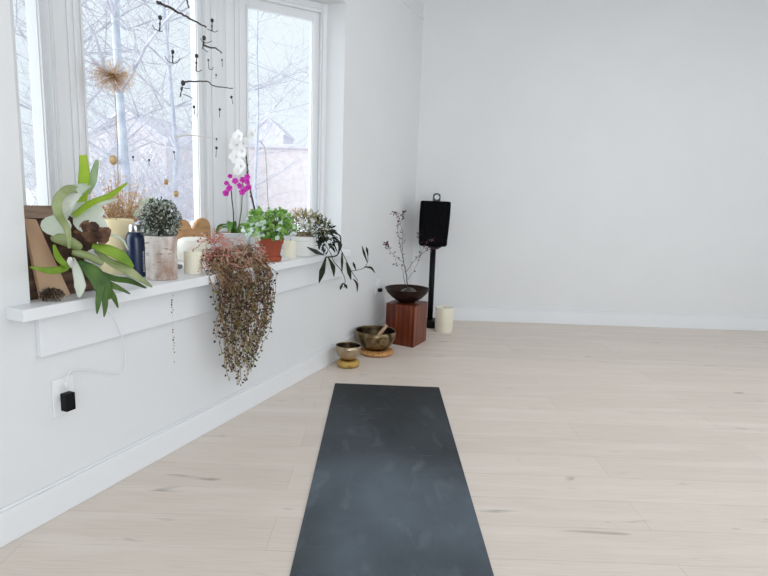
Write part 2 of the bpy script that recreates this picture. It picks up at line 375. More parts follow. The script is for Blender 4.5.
# world-space paths of stems, fronds, cords and twigs
P = {
    'f_up': [(-1.05, 1.986, 1.041), (-1.039, 1.985, 1.099), (-1.029, 1.985, 1.166), (-1.023, 1.973, 1.232)],
    'f_up_tip': [(-1.041, 2.009, 1.109), (-1.041, 2.061, 1.15), (-1.043, 2.108, 1.222)],
    'f_right': [(-1.047, 1.941, 1.029), (-1.001, 1.974, 1.073), (-0.961, 2.02, 1.098), (-0.92, 2.066, 1.144)],
    'f_right2': [(-1.05, 1.986, 1.034), (-1.027, 2.068, 1.064), (-0.999, 2.163, 1.084)],
    'f_pale': [(-1.07, 1.885, 1.012), (-1.039, 1.882, 1.071), (-1.024, 1.918, 1.113), (-1.021, 2.005, 1.133)],
    'f_arch': [(-1.024, 1.97, 1.106), (-1.026, 1.887, 1.119), (-1.024, 1.812, 1.088), (-1.019, 1.798, 1.043), (-1.008, 1.824, 0.992), (-1.013, 1.838, 0.933)],
    'f_bright_a': [(-1.028, 1.88, 0.895), (-1.015, 1.807, 0.873), (-1.015, 1.729, 0.874), (-1.025, 1.65, 0.896)],
    'f_bright_b': [(-1.012, 1.814, 0.878), (-1.01, 1.767, 0.912), (-1.008, 1.746, 0.952)],
    'f_down': [(-1.02, 1.901, 0.88), (-0.976, 1.903, 0.848), (-0.943, 1.905, 0.798), (-0.938, 1.917, 0.751)],
    'f_down_t1': [(-0.946, 1.898, 0.802), (-0.948, 1.878, 0.752), (-0.954, 1.878, 0.711)],
    'f_down_t2': [(-0.941, 1.908, 0.787), (-0.938, 1.903, 0.737), (-0.943, 1.903, 0.695)],
    'f_down_t3': [(-0.937, 1.92, 0.792), (-0.924, 1.939, 0.755), (-0.921, 1.959, 0.716)],
    'f_down_t4': [(-0.936, 1.92, 0.806), (-0.916, 1.956, 0.787), (-0.9, 2.01, 0.757)],
    'f_rd1': [(-0.992, 1.943, 0.93), (-0.946, 1.95, 0.918), (-0.911, 1.983, 0.891), (-0.893, 2.027, 0.851)],
    'f_rd2': [(-0.994, 1.965, 0.914), (-0.948, 1.972, 0.874), (-0.907, 2.018, 0.838), (-0.866, 2.12, 0.765)],
    'f_dark': [(-0.997, 1.931, 0.857), (-0.952, 1.989, 0.815), (-0.916, 2.05, 0.796), (-0.888, 2.118, 0.76)],
    'f_trans': [(-1.028, 1.88, 0.895), (-1.004, 1.861, 0.853), (-0.995, 1.857, 0.807), (-0.997, 1.852, 0.771)],
    'f_olive': [(-1.073, 1.851, 0.965), (-1.037, 1.86, 0.956), (-1.016, 1.911, 0.929)],
    'f_olive2': [(-1.034, 1.893, 0.914), (-0.993, 1.914, 0.9), (-0.966, 1.953, 0.872)],
    'f_thin': [(-0.985, 1.985, 0.947), (-0.957, 2.001, 0.964), (-0.932, 2.036, 0.945), (-0.923, 2.059, 0.907)],
    'f_wht': [(-1.01, 1.845, 0.874), (-1.007, 1.828, 0.89), (-1.006, 1.829, 0.905)],
    'shieldA': [(-1.044, 1.921, 0.997), (-1.008, 1.93, 1.011), (-0.997, 1.985, 0.995), (-0.996, 2.038, 0.957)],
    'shieldc': [(-1.015, 1.965, 0.972)],
    'shieldw': [(-1.06, 1.855, 1.001)],
    'shieldw2': [(-1.029, 1.985, 1.042)],
    'shieldy': [(-1.027, 2.042, 1.022)],
    'allium2': [(-1.226, 2.666, 0.881), (-1.223, 2.646, 0.997), (-1.214, 2.643, 1.287), (-1.214, 2.643, 1.502), (-1.217, 2.635, 1.602)],
    'lunaria': [(-1.155, 2.469, 1.236), (-1.051, 2.776, 1.153), (-1.027, 2.836, 1.098), (-1.153, 2.394, 1.027), (-1.112, 2.496, 1.037)],
    'tw1': [(-0.987, 2.563, 1.889), (-0.967, 2.611, 1.89), (-0.945, 2.666, 1.886), (-0.912, 2.748, 1.881), (-0.871, 2.847, 1.869)],
    'tw2': [(-0.931, 2.7, 1.598), (-0.902, 2.771, 1.613), (-0.871, 2.848, 1.628), (-0.849, 2.902, 1.618), (-0.796, 3.031, 1.63)],
    'tw3': [(-0.957, 2.637, 1.352), (-0.918, 2.733, 1.37), (-0.881, 2.822, 1.371), (-0.848, 2.903, 1.369)],
    'tw4': [(-0.88, 2.826, 1.786), (-0.861, 2.871, 1.786), (-0.844, 2.912, 1.792), (-0.828, 2.953, 1.781)],
    'tw5': [(-0.919, 2.729, 1.968), (-0.917, 2.734, 1.944), (-0.914, 2.743, 1.922)],
    'p1': [(-0.981, 2.577, 1.833), (-0.982, 2.576, 1.808), (-0.983, 2.572, 1.779)],
    'p2': [(-0.955, 2.642, 1.712), (-0.955, 2.64, 1.691), (-0.956, 2.639, 1.665)],
    'p3': [(-0.897, 2.784, 1.728), (-0.898, 2.78, 1.697), (-0.899, 2.778, 1.661)],
    'p4': [(-0.854, 2.887, 1.911), (-0.855, 2.887, 1.886), (-0.855, 2.886, 1.864)],
    'p5': [(-0.877, 2.833, 1.819), (-0.878, 2.829, 1.796), (-0.881, 2.822, 1.768)],
    'p6': [(-0.866, 2.859, 1.727), (-0.866, 2.86, 1.705), (-0.865, 2.863, 1.688)],
    'p7': [(-0.828, 2.953, 1.749), (-0.827, 2.954, 1.735), (-0.827, 2.955, 1.717)],
    'p8': [(-0.845, 2.91, 1.67), (-0.846, 2.909, 1.661), (-0.846, 2.909, 1.652)],
    'p9': [(-0.932, 2.697, 1.593), (-0.936, 2.689, 1.566), (-0.94, 2.677, 1.529)],
    'p10': [(-0.906, 2.761, 1.499), (-0.905, 2.763, 1.481), (-0.905, 2.765, 1.464)],
    'p11': [(-0.836, 2.932, 1.513), (-0.837, 2.931, 1.496), (-0.837, 2.929, 1.477)],
    'p12': [(-0.801, 3.019, 1.586), (-0.799, 3.023, 1.573), (-0.797, 3.028, 1.554)],
    'p13': [(-0.846, 2.907, 1.37), (-0.847, 2.907, 1.365), (-0.847, 2.907, 1.36)],
    'p14': [(-0.847, 2.906, 1.327), (-0.848, 2.904, 1.307), (-0.849, 2.902, 1.283)],
    'p15': [(-0.958, 2.635, 1.286), (-0.957, 2.637, 1.269), (-0.956, 2.639, 1.252)],
    'p16': [(-1.047, 2.416, 1.249), (-1.047, 2.416, 1.241), (-1.047, 2.415, 1.233)],
    'p17': [(-1.014, 2.496, 1.242), (-1.015, 2.495, 1.23), (-1.014, 2.496, 1.217)],
    'h1': [(-0.999, 2.534, 1.792), (-0.993, 2.549, 1.781), (-0.983, 2.572, 1.778), (-0.976, 2.591, 1.784)],
    'h2': [(-0.973, 2.598, 1.683), (-0.966, 2.614, 1.668), (-0.956, 2.639, 1.665), (-0.945, 2.665, 1.673), (-0.938, 2.683, 1.694)],
    'h3': [(-0.899, 2.778, 1.661), (-0.891, 2.797, 1.663), (-0.883, 2.817, 1.674)],
    'h4': [(-0.868, 2.853, 1.864), (-0.855, 2.886, 1.864), (-0.847, 2.907, 1.865), (-0.838, 2.927, 1.877)],
    'h5': [(-0.886, 2.81, 1.811), (-0.88, 2.826, 1.8), (-0.869, 2.852, 1.802), (-0.855, 2.885, 1.819)],
    'h5b': [(-0.881, 2.822, 1.772), (-0.875, 2.838, 1.767), (-0.867, 2.858, 1.763)],
    'h6': [(-0.865, 2.863, 1.688), (-0.856, 2.883, 1.69), (-0.854, 2.89, 1.703)],
    'h9': [(-0.937, 2.685, 1.573), (-0.928, 2.708, 1.573), (-0.915, 2.739, 1.577)],
    'h9b': [(-0.933, 2.696, 1.545), (-0.921, 2.726, 1.542), (-0.908, 2.756, 1.534)],
    'wire4': [(-0.867, 2.857, 2.018), (-0.857, 2.882, 1.987), (-0.844, 2.912, 1.956), (-0.846, 2.908, 1.928), (-0.854, 2.887, 1.911)],
    'op_s1': [(-0.798, 3.053, 0.901), (-0.798, 3.026, 0.996), (-0.798, 3.0, 1.074), (-0.792, 2.961, 1.125), (-0.797, 2.923, 1.164)],
    'op_s2': [(-0.785, 3.085, 0.899), (-0.773, 3.086, 1.01), (-0.762, 3.062, 1.085), (-0.75, 3.037, 1.147), (-0.752, 3.006, 1.187)],
    'op_fl': [(-0.799, 2.892, 1.11), (-0.785, 2.898, 1.135), (-0.798, 2.893, 1.159), (-0.79, 2.938, 1.194), (-0.775, 2.976, 1.171), (-0.751, 2.981, 1.147), (-0.742, 3.005, 1.177), (-0.731, 3.003, 1.132), (-0.726, 3.044, 1.168), (-0.741, 2.98, 1.117), (-0.722, 3.052, 1.143), (-0.737, 3.07, 1.194)],
    'ow_s1': [(-0.768, 3.469, 0.919), (-0.783, 3.432, 1.038), (-0.798, 3.396, 1.137), (-0.809, 3.37, 1.266), (-0.815, 3.353, 1.365), (-0.822, 3.336, 1.418), (-0.835, 3.278, 1.429)],
    'ow_s2': [(-0.728, 3.567, 0.946), (-0.73, 3.562, 1.098), (-0.734, 3.552, 1.247), (-0.74, 3.537, 1.363), (-0.752, 3.508, 1.401), (-0.767, 3.47, 1.409)],
    'ow_s3': [(-0.764, 3.425, 0.94), (-0.783, 3.38, 1.068), (-0.797, 3.345, 1.193), (-0.8, 3.337, 1.293)],
    'ow_fl': [(-0.824, 3.253, 1.411), (-0.834, 3.228, 1.371), (-0.814, 3.278, 1.338), (-0.834, 3.227, 1.302), (-0.818, 3.269, 1.256), (-0.828, 3.243, 1.227), (-0.814, 3.303, 1.383), (-0.782, 3.382, 1.44)],
    'hv1': [(-0.385, 3.481, 0.89), (-0.366, 3.423, 0.829), (-0.334, 3.474, 0.771), (-0.311, 3.503, 0.708), (-0.274, 3.594, 0.647), (-0.251, 3.65, 0.576), (-0.256, 3.639, 0.525)],
    'hv2': [(-0.388, 3.501, 0.9), (-0.32, 3.562, 0.862), (-0.278, 3.61, 0.772), (-0.243, 3.671, 0.69), (-0.212, 3.72, 0.619), (-0.175, 3.809, 0.547)],
    'hv3': [(-0.223, 3.692, 0.629), (-0.176, 3.781, 0.625), (-0.133, 3.86, 0.636), (-0.116, 3.902, 0.686), (-0.13, 3.867, 0.757)],
    'hl1': [(-0.353, 3.428, 0.746), (-0.368, 3.364, 0.664), (-0.379, 3.311, 0.606)],
    'hl2': [(-0.343, 3.451, 0.743), (-0.314, 3.471, 0.681), (-0.308, 3.485, 0.618)],
    'hl3': [(-0.362, 3.404, 0.76), (-0.394, 3.273, 0.791), (-0.433, 3.178, 0.827)],
    'hl4': [(-0.273, 3.624, 0.758), (-0.268, 3.582, 0.7), (-0.267, 3.585, 0.63)],
    'hl5': [(-0.248, 3.657, 0.691), (-0.227, 3.655, 0.628), (-0.215, 3.686, 0.571)],
    'hl6': [(-0.205, 3.736, 0.571), (-0.18, 3.772, 0.533), (-0.178, 3.775, 0.478)],
    'hl7': [(-0.139, 3.845, 0.638), (-0.094, 3.929, 0.622), (-0.067, 3.996, 0.578)],
    'hl8': [(-0.121, 3.888, 0.667), (-0.141, 3.814, 0.736), (-0.154, 3.782, 0.785)],
    'hl9': [(-0.262, 3.624, 0.56), (-0.27, 3.576, 0.542), (-0.275, 3.564, 0.525)],
    'hl10': [(-0.262, 3.624, 0.56), (-0.244, 3.642, 0.538), (-0.238, 3.657, 0.517)],
    'hl11': [(-0.371, 3.463, 0.886), (-0.382, 3.356, 0.841), (-0.386, 3.347, 0.795)],
    'hl12': [(-0.314, 3.575, 0.849), (-0.284, 3.596, 0.804), (-0.293, 3.573, 0.75)],
    'hl13': [(-0.361, 3.486, 0.89), (-0.321, 3.505, 0.896), (-0.285, 3.594, 0.861)],
    'hl14': [(-0.188, 3.752, 0.629), (-0.2, 3.722, 0.665), (-0.206, 3.707, 0.686)],
    'hl15': [(-0.116, 3.901, 0.707), (-0.124, 3.883, 0.749), (-0.13, 3.866, 0.771)],
    'cable': [(-1.069, 1.874, 0.449), (-1.068, 1.877, 0.473), (-1.067, 1.892, 0.497), (-1.061, 1.927, 0.499), (-1.042, 1.983, 0.479), (-1.013, 2.055, 0.448), (-0.995, 2.101, 0.428), (-0.984, 2.126, 0.444), (-0.981, 2.13, 0.483), (-0.977, 2.111, 0.551), (-0.98, 2.078, 0.613), (-0.971, 2.017, 0.676), (-0.977, 1.99, 0.722), (-0.987, 1.97, 0.742)],
    'strand': [(-0.859, 2.294, 0.776), (-0.852, 2.285, 0.75), (-0.85, 2.278, 0.685), (-0.85, 2.278, 0.603), (-0.849, 2.28, 0.519), (-0.849, 2.28, 0.426)],
    'ik0': [(0.182, 4.3, 0.421), (0.161, 4.3, 0.551), (0.143, 4.3, 0.626), (0.125, 4.3, 0.693)],
    'ik1': [(0.143, 4.3, 0.626), (0.117, 4.3, 0.715), (0.099, 4.3, 0.804), (0.089, 4.35, 0.89), (0.102, 4.38, 0.964)],
    'ik2': [(0.143, 4.3, 0.626), (0.073, 4.25, 0.674), (0.027, 4.22, 0.72), (0.003, 4.2, 0.772)],
    'ik3': [(0.125, 4.3, 0.693), (0.129, 4.3, 0.79), (0.108, 4.25, 0.904), (0.076, 4.24, 0.976), (0.039, 4.22, 0.997)],
    'ik4': [(0.161, 4.3, 0.551), (0.208, 4.24, 0.635), (0.255, 4.2, 0.693), (0.301, 4.16, 0.736), (0.349, 4.14, 0.754)],
    'ik5': [(0.179, 4.3, 0.49), (0.229, 4.33, 0.579), (0.257, 4.35, 0.654), (0.257, 4.3, 0.757), (0.235, 4.25, 0.857)],
    'ik6': [(0.16, 4.3, 0.581), (0.113, 4.25, 0.608), (0.067, 4.22, 0.618)],
    'ik7': [(0.255, 4.2, 0.693), (0.277, 4.14, 0.759), (0.3, 4.1, 0.813), (0.327, 4.08, 0.823)],
    'ik8': [(0.089, 4.35, 0.89), (0.117, 4.36, 0.95), (0.13, 4.36, 0.995)],
    'ik9': [(0.156, 4.27, 0.464), (0.137, 4.25, 0.557), (0.12, 4.24, 0.61)],
    'cord2': [(-0.03, 4.404, 0.365), (-0.005, 4.463, 0.323), (0.009, 4.538, 0.236), (0.017, 4.564, 0.132), (0.027, 4.591, 0.051)],
}


# ---------------------------------------------------------------- the room
K = Vector((.251, 5.17, 0)); D = Vector((.3783, .9257, 0)).normalized(); NW = Vector((D.y, -D.x, 0)); UP = Vector((0, 0, 1))
SZ = .757           # height of the sill
def W(s, w, z=0.0):
    """a point s metres from the far corner along the window wall and w metres out of it"""
    return K - D * s + NW * w + UP * z
def wbox(mb, s0, s1, w0, w1, z0, z1): mb.boxf(K, -D, NW, UP, s0, s1, w0, w1, z0, z1)

mb = MB(); mb.box(-3.4, 4.9, -2.7, 5.3, -.12, 0)
struct(obj('floor', mb, floor_mat(), smoothf=False, loc=(0, 0, 0)), 'whitewashed oak plank floor')
mb = MB(); mb.box(-3.4, 4.9, -2.7, 5.35, 2.9, 3.0)
struct(obj('ceiling', mb, M_ceil, smoothf=False))

mb = MB()
wbox(mb, -.02, 8.6, -.13, 0, 0, SZ - .039); wbox(mb, -.02, 8.6, -.13, 0, 2.29, 2.9)
wbox(mb, -.02, 1.45, -.13, 0, SZ - .039, 2.29); wbox(mb, 3.64, 8.6, -.13, 0, SZ - .039, 2.29)
mb.prism([W(1.45, -.13, 2.29), W(3.64, -.13, 2.29), W(3.10, -.58, 2.29), W(1.99, -.58, 2.29)], (0, 0, .1))   # bay soffit
struct(obj('wall_left', mb, M_wall, smoothf=False), 'pale painted wall with the bay window')
mb = MB(); mb.box(.05, 4.9, 5.17, 5.33, 0, 2.9)
struct(obj('wall_back', mb, M_wall, smoothf=False), 'plain pale painted wall at the far end')
mb = MB()
mb.box(4.75, 4.9, -2.6, 5.17, 0, .75); mb.box(4.75, 4.9, -2.6, 5.17, 2.4, 2.9); mb.box(4.75, 4.9, -2.6, -.2, .75, 2.4); mb.box(4.75, 4.9, 3.4, 5.17, .75, 2.4)
struct(obj('wall_right', mb, M_wall, smoothf=False))
mb = MB()
mb.box(-3.2, 4.9, -2.7, -2.55, 0, .75); mb.box(-3.2, 4.9, -2.7, -2.55, 2.4, 2.9); mb.box(-3.2, -.5, -2.7, -2.55, .75, 2.4); mb.box(2.9, 4.9, -2.7, -2.55, .75, 2.4)
struct(obj('wall_rear', mb, M_wall, smoothf=False))

mb = MB(); wbox(mb, 0, 8.5, 0, .014, 0, .112); wbox(mb, 0, 8.5, 0, .009, .112, .122)
struct(obj('baseboard_left', mb, M_trim, smoothf=False, bevel=.003))
mb = MB(); mb.box(.25, 4.75, 5.156, 5.17, 0, .118); mb.box(.25, 4.75, 5.161, 5.17, .118, .13)
struct(obj('baseboard_back', mb, M_trim, smoothf=False, bevel=.003))

# sill board with its apron, and the slim rail high on the wall
mb = MB()
mb.prism([W(s, w, SZ - .039) for s, w in ((1.45, .08), (3.722, .08), (3.722, 0), (3.64, 0), (3.64, -.13), (3.10, -.56), (1.99, -.56), (1.45, -.13))], (0, 0, .039))
struct(obj('trim_1', mb, M_trim, smoothf=False, bevel=.003), 'white window sill board')
mb = MB(); wbox(mb, 1.47, 3.63, 0, .02, .576, SZ - .039)
struct(obj('trim_2', mb, M_trim, smoothf=False, bevel=.0025), 'white apron board under the sill')
mb = MB(); wbox(mb, 0, 1.2, 0, .006, 2.575, 2.60)
struct(obj('trim_3', mb, M_wall, smoothf=False))

def window(idx, P0, P1, cas, sash, label, cas2=None):
    cas2 = cas2 or cas
    a = W(*P0); b = W(*P1); ax = (b - a).normalized(); L = (b - a).length
    nn = UP.cross(ax); nn = nn if nn.dot(NW) > 0 else -nn
    def ring(mb, x0, x1, z0, z1, wx, wb, wt, d0, d1, wy=None):
        wy = wy or wx
        mb.boxf(a, ax, nn, UP, x0, x0 + wx, d0, d1, z0, z1); mb.boxf(a, ax, nn, UP, x1 - wy, x1, d0, d1, z0, z1)
        mb.boxf(a, ax, nn, UP, x0 + wx, x1 - wy, d0, d1, z0, z0 + wb); mb.boxf(a, ax, nn, UP, x0 + wx, x1 - wy, d0, d1, z1 - wt, z1)
    zt = 2.29
    f = MB(); ring(f, 0, L, SZ, zt, cas, .03, .055, -.07, 0, cas2)
    ring(f, cas * .55, L - cas2 * .55, SZ, zt - .02, cas * .2, .012, .014, 0, .008, cas2 * .2)
    ring(f, cas * .85, L - cas2 * .85, SZ + .018, zt - .044, cas * .15, .012, .011, 0, .005, cas2 * .15)
    w = struct(obj('window_%d' % idx, f, M_trim, smoothf=False, bevel=.002), label)
    s_ = MB(); ring(s_, cas, L - cas2, SZ + .03, zt - .055, sash, .075, sash, -.06, -.022)
    ring(s_, cas + sash * .72, L - cas2 - sash * .72, SZ + .085, zt - .055 - sash * .72, sash * .2, .016, sash * .2, -.022, -.014)
    struct(obj('sash', s_, M_trim, w, smoothf=False, bevel=.002))
    g = MB(); g.boxf(a, ax, nn, UP, cas + sash - .005, L - cas2 - sash + .005, -.045, -.041, SZ + .1, zt - .05 - sash)
    struct(obj('pane', g, M_glass, w, smoothf=False))
window(1, (3.64, -.13), (3.10, -.5), .24, .045, 'slanted left side window of the bay', .07)
window(2, (3.10, -.5), (1.99, -.5), .11, .05, 'wide middle window of the bay', .175)
window(3, (1.99, -.5), (1.45, -.13), .095, .05, 'slanted right side window of the bay', .042)
mb = MB()
for s_ in (3.10, 1.99): mb.tube([W(s_, -.545, SZ - .03), W(s_, -.545, 2.33)], .045, 8)
struct(obj('trim_4', mb, M_trim))

# ---------------------------------------------------------------- outside, in the snow; haze and glare are put into the pale colours
random.seed(4)
mb = MB(); mb.add([(-70, 3, -.75), (6, 6.5, -.75), (40, 110, -.75), (-110, 110, -.75)], [(0, 1, 2, 3)])
struct(obj('ground', mb, M_snow, smoothf=False), 'snow covered ground outside')

def house(name, cx, cy, w, d, eave, apex, wallm, label, wins=()):
    r = thing(name, label, 'house', (cx, cy, -.75))
    m_ = MB(); m_.box(cx - w / 2, cx + w / 2, cy, cy + d, -.75, eave)
    m_.prism([(cx - w / 2, cy, eave), (cx + w / 2, cy, eave), (cx, cy, apex)], (0, d, 0)); obj('wall', m_, wallm, r, smoothf=False)
    m_ = MB(); t = .22; o = .15
    for sg in (-1, 1):
        sl = (apex - eave) / (w / 2)
        m_.prism([(cx, cy - o, apex + .02), (cx + sg * (w / 2 + o), cy - o, eave - sl * o + .02), (cx + sg * (w / 2 + o), cy - o, eave - sl * o + t), (cx, cy - o, apex + t)], (0, d + 2 * o, 0))
    obj('roof', m_, M_roof, r, smoothf=False)
    for wx, wz, ww, wh in wins:
        m_ = MB(); m_.box(cx + wx - ww / 2, cx + wx + ww / 2, cy - .05, cy + .02, wz, wz + wh); q = obj('window', m_, M_snow, r, smoothf=False)
        m_ = MB(); m_.box(cx + wx - ww / 2 + .1, cx + wx + ww / 2 - .1, cy - .07, cy - .05, wz + .1, wz + wh - .1); obj('pane', m_, M_dkpane, q, smoothf=False)
house('gabled_house', -11.9, 58, 3.1, 6, 6.2, 7.6, M_brickl, 'small far gabled house with a haze-bleached lilac roof, seen through the right window', ((0, 3.6, 1.0, 1.4),))
r = thing('brick_house', 'low pale pink brick outbuilding with a flat haze-bleached roof beyond the right window', 'house', (-6.2, 38, -.75))
m_ = MB(); m_.box(-9.2, -3.2, 38, 43, -.75, 3.6); obj('wall', m_, M_brickp, r, smoothf=False)
m_ = MB(); m_.box(-9.4, -3.0, 37.8, 43.2, 3.6, 3.85); obj('roof', m_, M_roof, r, smoothf=False)
house('terraced_house', -13.4, 30, 4.2, 7, 3.2, 4.6, M_brickp, 'pale pink brick house behind the haze-bleached trees of the middle window')
def branch(mb, p, d, L, r, depth, spread, rng):
    pts = [p]; q = p.copy(); dd = d.copy(); n = 4
    for i in range(n):
        dd = (dd + Vector((rng.uniform(-1, 1), rng.uniform(-1, 1), rng.uniform(-.5, .7))) * .16).normalized(); q = q + dd * L / n; pts.append(q.copy())
    mb.tube(pts, [r * (1 - .5 * i / n) for i in range(n + 1)], 5 if depth > 2 else 3, cap=False)
    if depth == 0: return
    for k in range(rng.choice((3, 3, 4))):
        i = rng.randint(1, n); a = Vector((rng.uniform(-1, 1), rng.uniform(-1, 1), rng.uniform(-.35, .75))).normalized()
        branch(mb, pts[i], (dd * (1 - spread) + a * spread).normalized(), L * rng.uniform(.55, .8), r * (.5 if depth > 1 else .6), depth - 1, spread, rng)
def tree(name, x, y, h, r, depth, seed, label, group, lean=(0, 0), spread=.62, cat='tree'):
    rng = random.Random(seed); t = thing(name, label, cat, (x, y, -.75), group)
    tr = MB(); b = Vector((x, y, -.75)); top = b + Vector((lean[0], lean[1], h))
    pts = [b + (top - b) * (i / 8) + Vector((rng.uniform(-.05, .05), rng.uniform(-.05, .05), 0)) * (i > 0) for i in range(9)]
    tr.tube(pts, [r * (1 - .62 * i / 8) for i in range(9)], 8); obj('trunk', tr, M_haze, t)
    cr = MB()
    for i in range(2, 9):
        for k in range(3 if i > 2 else 2):
            a = rng.uniform(0, 6.283); d = Vector((math.cos(a), math.sin(a), rng.uniform(.1, .8))).normalized()
            branch(cr, pts[i], d, h * rng.uniform(.22, .34), r * .32, depth, spread, rng)
    obj('branches', cr, M_haze2, t)
def shrub(x, y, h, seed, label, group):
    rng = random.Random(seed); t = thing('hazed_shrub', label, 'shrub', (x, y, -.75), group); m_ = MB()
    for k in range(13):
        a = rng.uniform(0, 6.283); d = Vector((math.cos(a) * .55, math.sin(a) * .55, 1)).normalized()
        branch(m_, Vector((x + rng.uniform(-.3, .3), y + rng.uniform(-.2, .2), -.75)), d, h * rng.uniform(.4, .6), .013, 3, .6, rng)
    obj('twigs', m_, M_haze2, t)
tree('bare_tree', -4.0, 9.0, 8.5, .085, 3, 3, 'haze-bleached bare tree with a straight bluish trunk outside the middle window', 'haze-bleached trees', (-.1, 0))
tree('bare_tree', -4.6, 13.0, 7.0, .07, 3, 8, 'haze-bleached bare tree between the middle and right windows', 'haze-bleached trees', (-.3, 0))
tree('bare_tree', -4.05, 18.0, 7.6, .055, 3, 12, 'thin haze-bleached tree standing in the left half of the right window', 'haze-bleached trees', (.1, 0))
tree('bare_tree', -7.4, 13.5, 7.5, .12, 3, 21, 'haze-bleached bare tree at the left edge of the middle window', 'haze-bleached trees', (.5, 0))
for i, (x, y, h) in enumerate(((-5.1, 10.4, 3.9), (-4.3, 11.4, 4.2), (-6.2, 12.0, 4.4), (-3.7, 9.6, 3.4), (-5.4, 13.5, 4.8), (-3.6, 8.0, 2.9), (-4.6, 8.3, 2.9), (-7.6, 15.5, 4.8), (-6.6, 15.5, 4.8))):
    shrub(x, y, h, 40 + i, 'haze-bleached leafless shrub in the thicket outside the middle window', 'haze-bleached thicket')
for i, (a, b) in enumerate((((-9.5, 30, 8.2), (-1.5, 30, 5.8)), ((-9.5, 30.15, 4.3), (-1.5, 30.15, 6.3)))):
    m_ = MB(); a = Vector(a); b = Vector(b)
    m_.tube([a + (b - a) * (k / 10) + Vector((0, 0, -.35 * (1 - (k / 5 - 1) ** 2))) for k in range(11)], .028, 5)
    tag(obj('overhead_cable', m_, M_wire), ('upper overhead cable sagging down to the right across the right window', 'lower overhead cable rising to the right across the right window')[i], 'cable')

for x_, lb in ((-9.5, 'haze-bleached utility pole at the left end of the overhead cables'), (-1.5, 'haze-bleached utility pole at the right end of the overhead cables')):
    m_ = MB(); m_.tube([(x_, 30.07, -.75), (x_, 30.07, 8.6)], [.13, .09], 10); m_.tube([(x_ - .6, 30.07, 8.0), (x_ + .6, 30.07, 8.0)], .05, 6)
    tag(obj('utility_pole', m_, M_haze), lb, 'pole')

# ---------------------------------------------------------------- yoga mat
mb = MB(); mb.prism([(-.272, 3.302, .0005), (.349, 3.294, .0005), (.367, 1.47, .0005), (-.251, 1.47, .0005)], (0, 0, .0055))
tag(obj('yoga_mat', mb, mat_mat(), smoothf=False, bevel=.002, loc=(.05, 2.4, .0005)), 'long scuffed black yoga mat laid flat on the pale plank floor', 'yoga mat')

# ---------------------------------------------------------------- corner group
def candle(name, c, r, h, m, label, dent=.012):
    t = thing(name, label, 'candle', c)
    b = MB(); b.lathe(c, [(0, 0), (r * .97, 0), (r, .004), (r, h - .006), (r * .96, h), (r * .86, h), (r * .8, h - dent * .5), (r * .4, h - dent), (0, h - dent)], 40); obj('wax', b, m, t, smoothf='auto')
    b = MB(); p = Vector(c) + UP * (h - dent); b.tube([p, p + UP * .008, p + Vector((.003, 0, .014))], .0016, 5); obj('wick', b, M_wick, t)
    return t
candle('pillar_candle', (.515, 4.739, 0), .076, .205, M_wax2, 'thick ivory pillar candle standing on the floor beside the speaker stand')

# speaker stand and speaker
sx, sy = .420, 4.90
t = thing('speaker_stand', 'black speaker stand with a slim pole in the far corner', 'speaker stand', (sx, sy, 0))
b = MB(); b.lathe((sx, sy, 0), [(0, 0), (.088, 0), (.088, .05), (.08, .058), (.03, .062), (0, .062)], 32); obj('base', b, M_blackp, t, smoothf='auto')
b = MB(); b.tube([(sx - .012, sy, .06), (sx - .014, sy, .69)], .024, 14); obj('pole', b, M_blackp, t)
b = MB(); b.lathe((sx, sy, .672), [(0, 0), (.026, 0), (.06, .022), (.06, .03), (0, .03)], 20); obj('top_plate', b, M_blackp, t, smoothf='auto')
t = thing('loudspeaker', 'black cloth covered loudspeaker on top of the corner stand', 'speaker', (sx, sy, .703))
b = MB(); z0, z1 = .703, 1.075; hw0, hw1, hd = .114, .124, .105
rows = []
for k in range(9):
    u = k / 8; z = z0 + (z1 - z0) * u; hw = hw0 + (hw1 - hw0) * math.sin(u * 2.2) / .98; off = -.010 * (1 - u)
    rows.append((z, hw, off))
vs = []; fs = []; nseg = 28
for z, hw, off in rows:
    for k in range(nseg):
        a = 2 * math.pi * k / nseg; ca, sa = math.cos(a), math.sin(a); e = 2 / 7
        vs.append(Vector((sx - .012 + off + hw * math.copysign(abs(ca) ** e, ca), sy + hd * math.copysign(abs(sa) ** e, sa), z)))
for i in range(8):
    for k in range(nseg): fs.append((i * nseg + k, i * nseg + (k + 1) % nseg, (i + 1) * nseg + (k + 1) % nseg, (i + 1) * nseg + k))
fs.append(tuple(range(nseg))[::-1]); fs.append(tuple(8 * nseg + k for k in range(nseg))); b.add(vs, fs)
obj('cabinet', b, M_black, t, smoothf='auto', bevel=.012, seg=3)
b = MB(); b.boxf((sx - .014, sy - .107, .72), Vector((1, 0, 0)), Vector((0, 1, 0)), UP, -.105, .105, -.004, .004, 0, .345); obj('grille', b, M_black, t, smoothf=False, bevel=.003)
# little device with a round dial standing on the speaker
cx, cy, cz = .412, 4.86, 1.076
t = thing('dial_clock', 'small dark arched gadget with a pale round dial on the speaker', 'clock', (cx, cy, cz))
pr = [(-.031, 0), (.031, 0), (.031, .045)] + [(.031 * math.cos(a), .045 + .022 * math.sin(a)) for a in [math.pi * k / 10 for k in range(1, 10)]] + [(-.031, .045)]
b = MB(); b.prism([(cx + x, cy - .014, cz + z) for x, z in pr], (0, .03, 0)); obj('case', b, M_green, t, smoothf=False, bevel=.003)
b = MB(); b.prism([(cx + .020 * math.cos(2 * math.pi * k / 24), cy - .0165, cz + .034 + .020 * math.sin(2 * math.pi * k / 24)) for k in range(24)], (0, .003, 0)); obj('dial', b, M_lens, t, smoothf=False)
b = MB(); b.tube([(cx, cy - .018, cz + .034), (cx + .011, cy - .018, cz + .046)], .0016, 4); b.tube([(cx, cy - .018, cz + .034), (cx - .006, cy - .018, cz + .02)], .0013, 4); obj('hand', b, M_green, t)

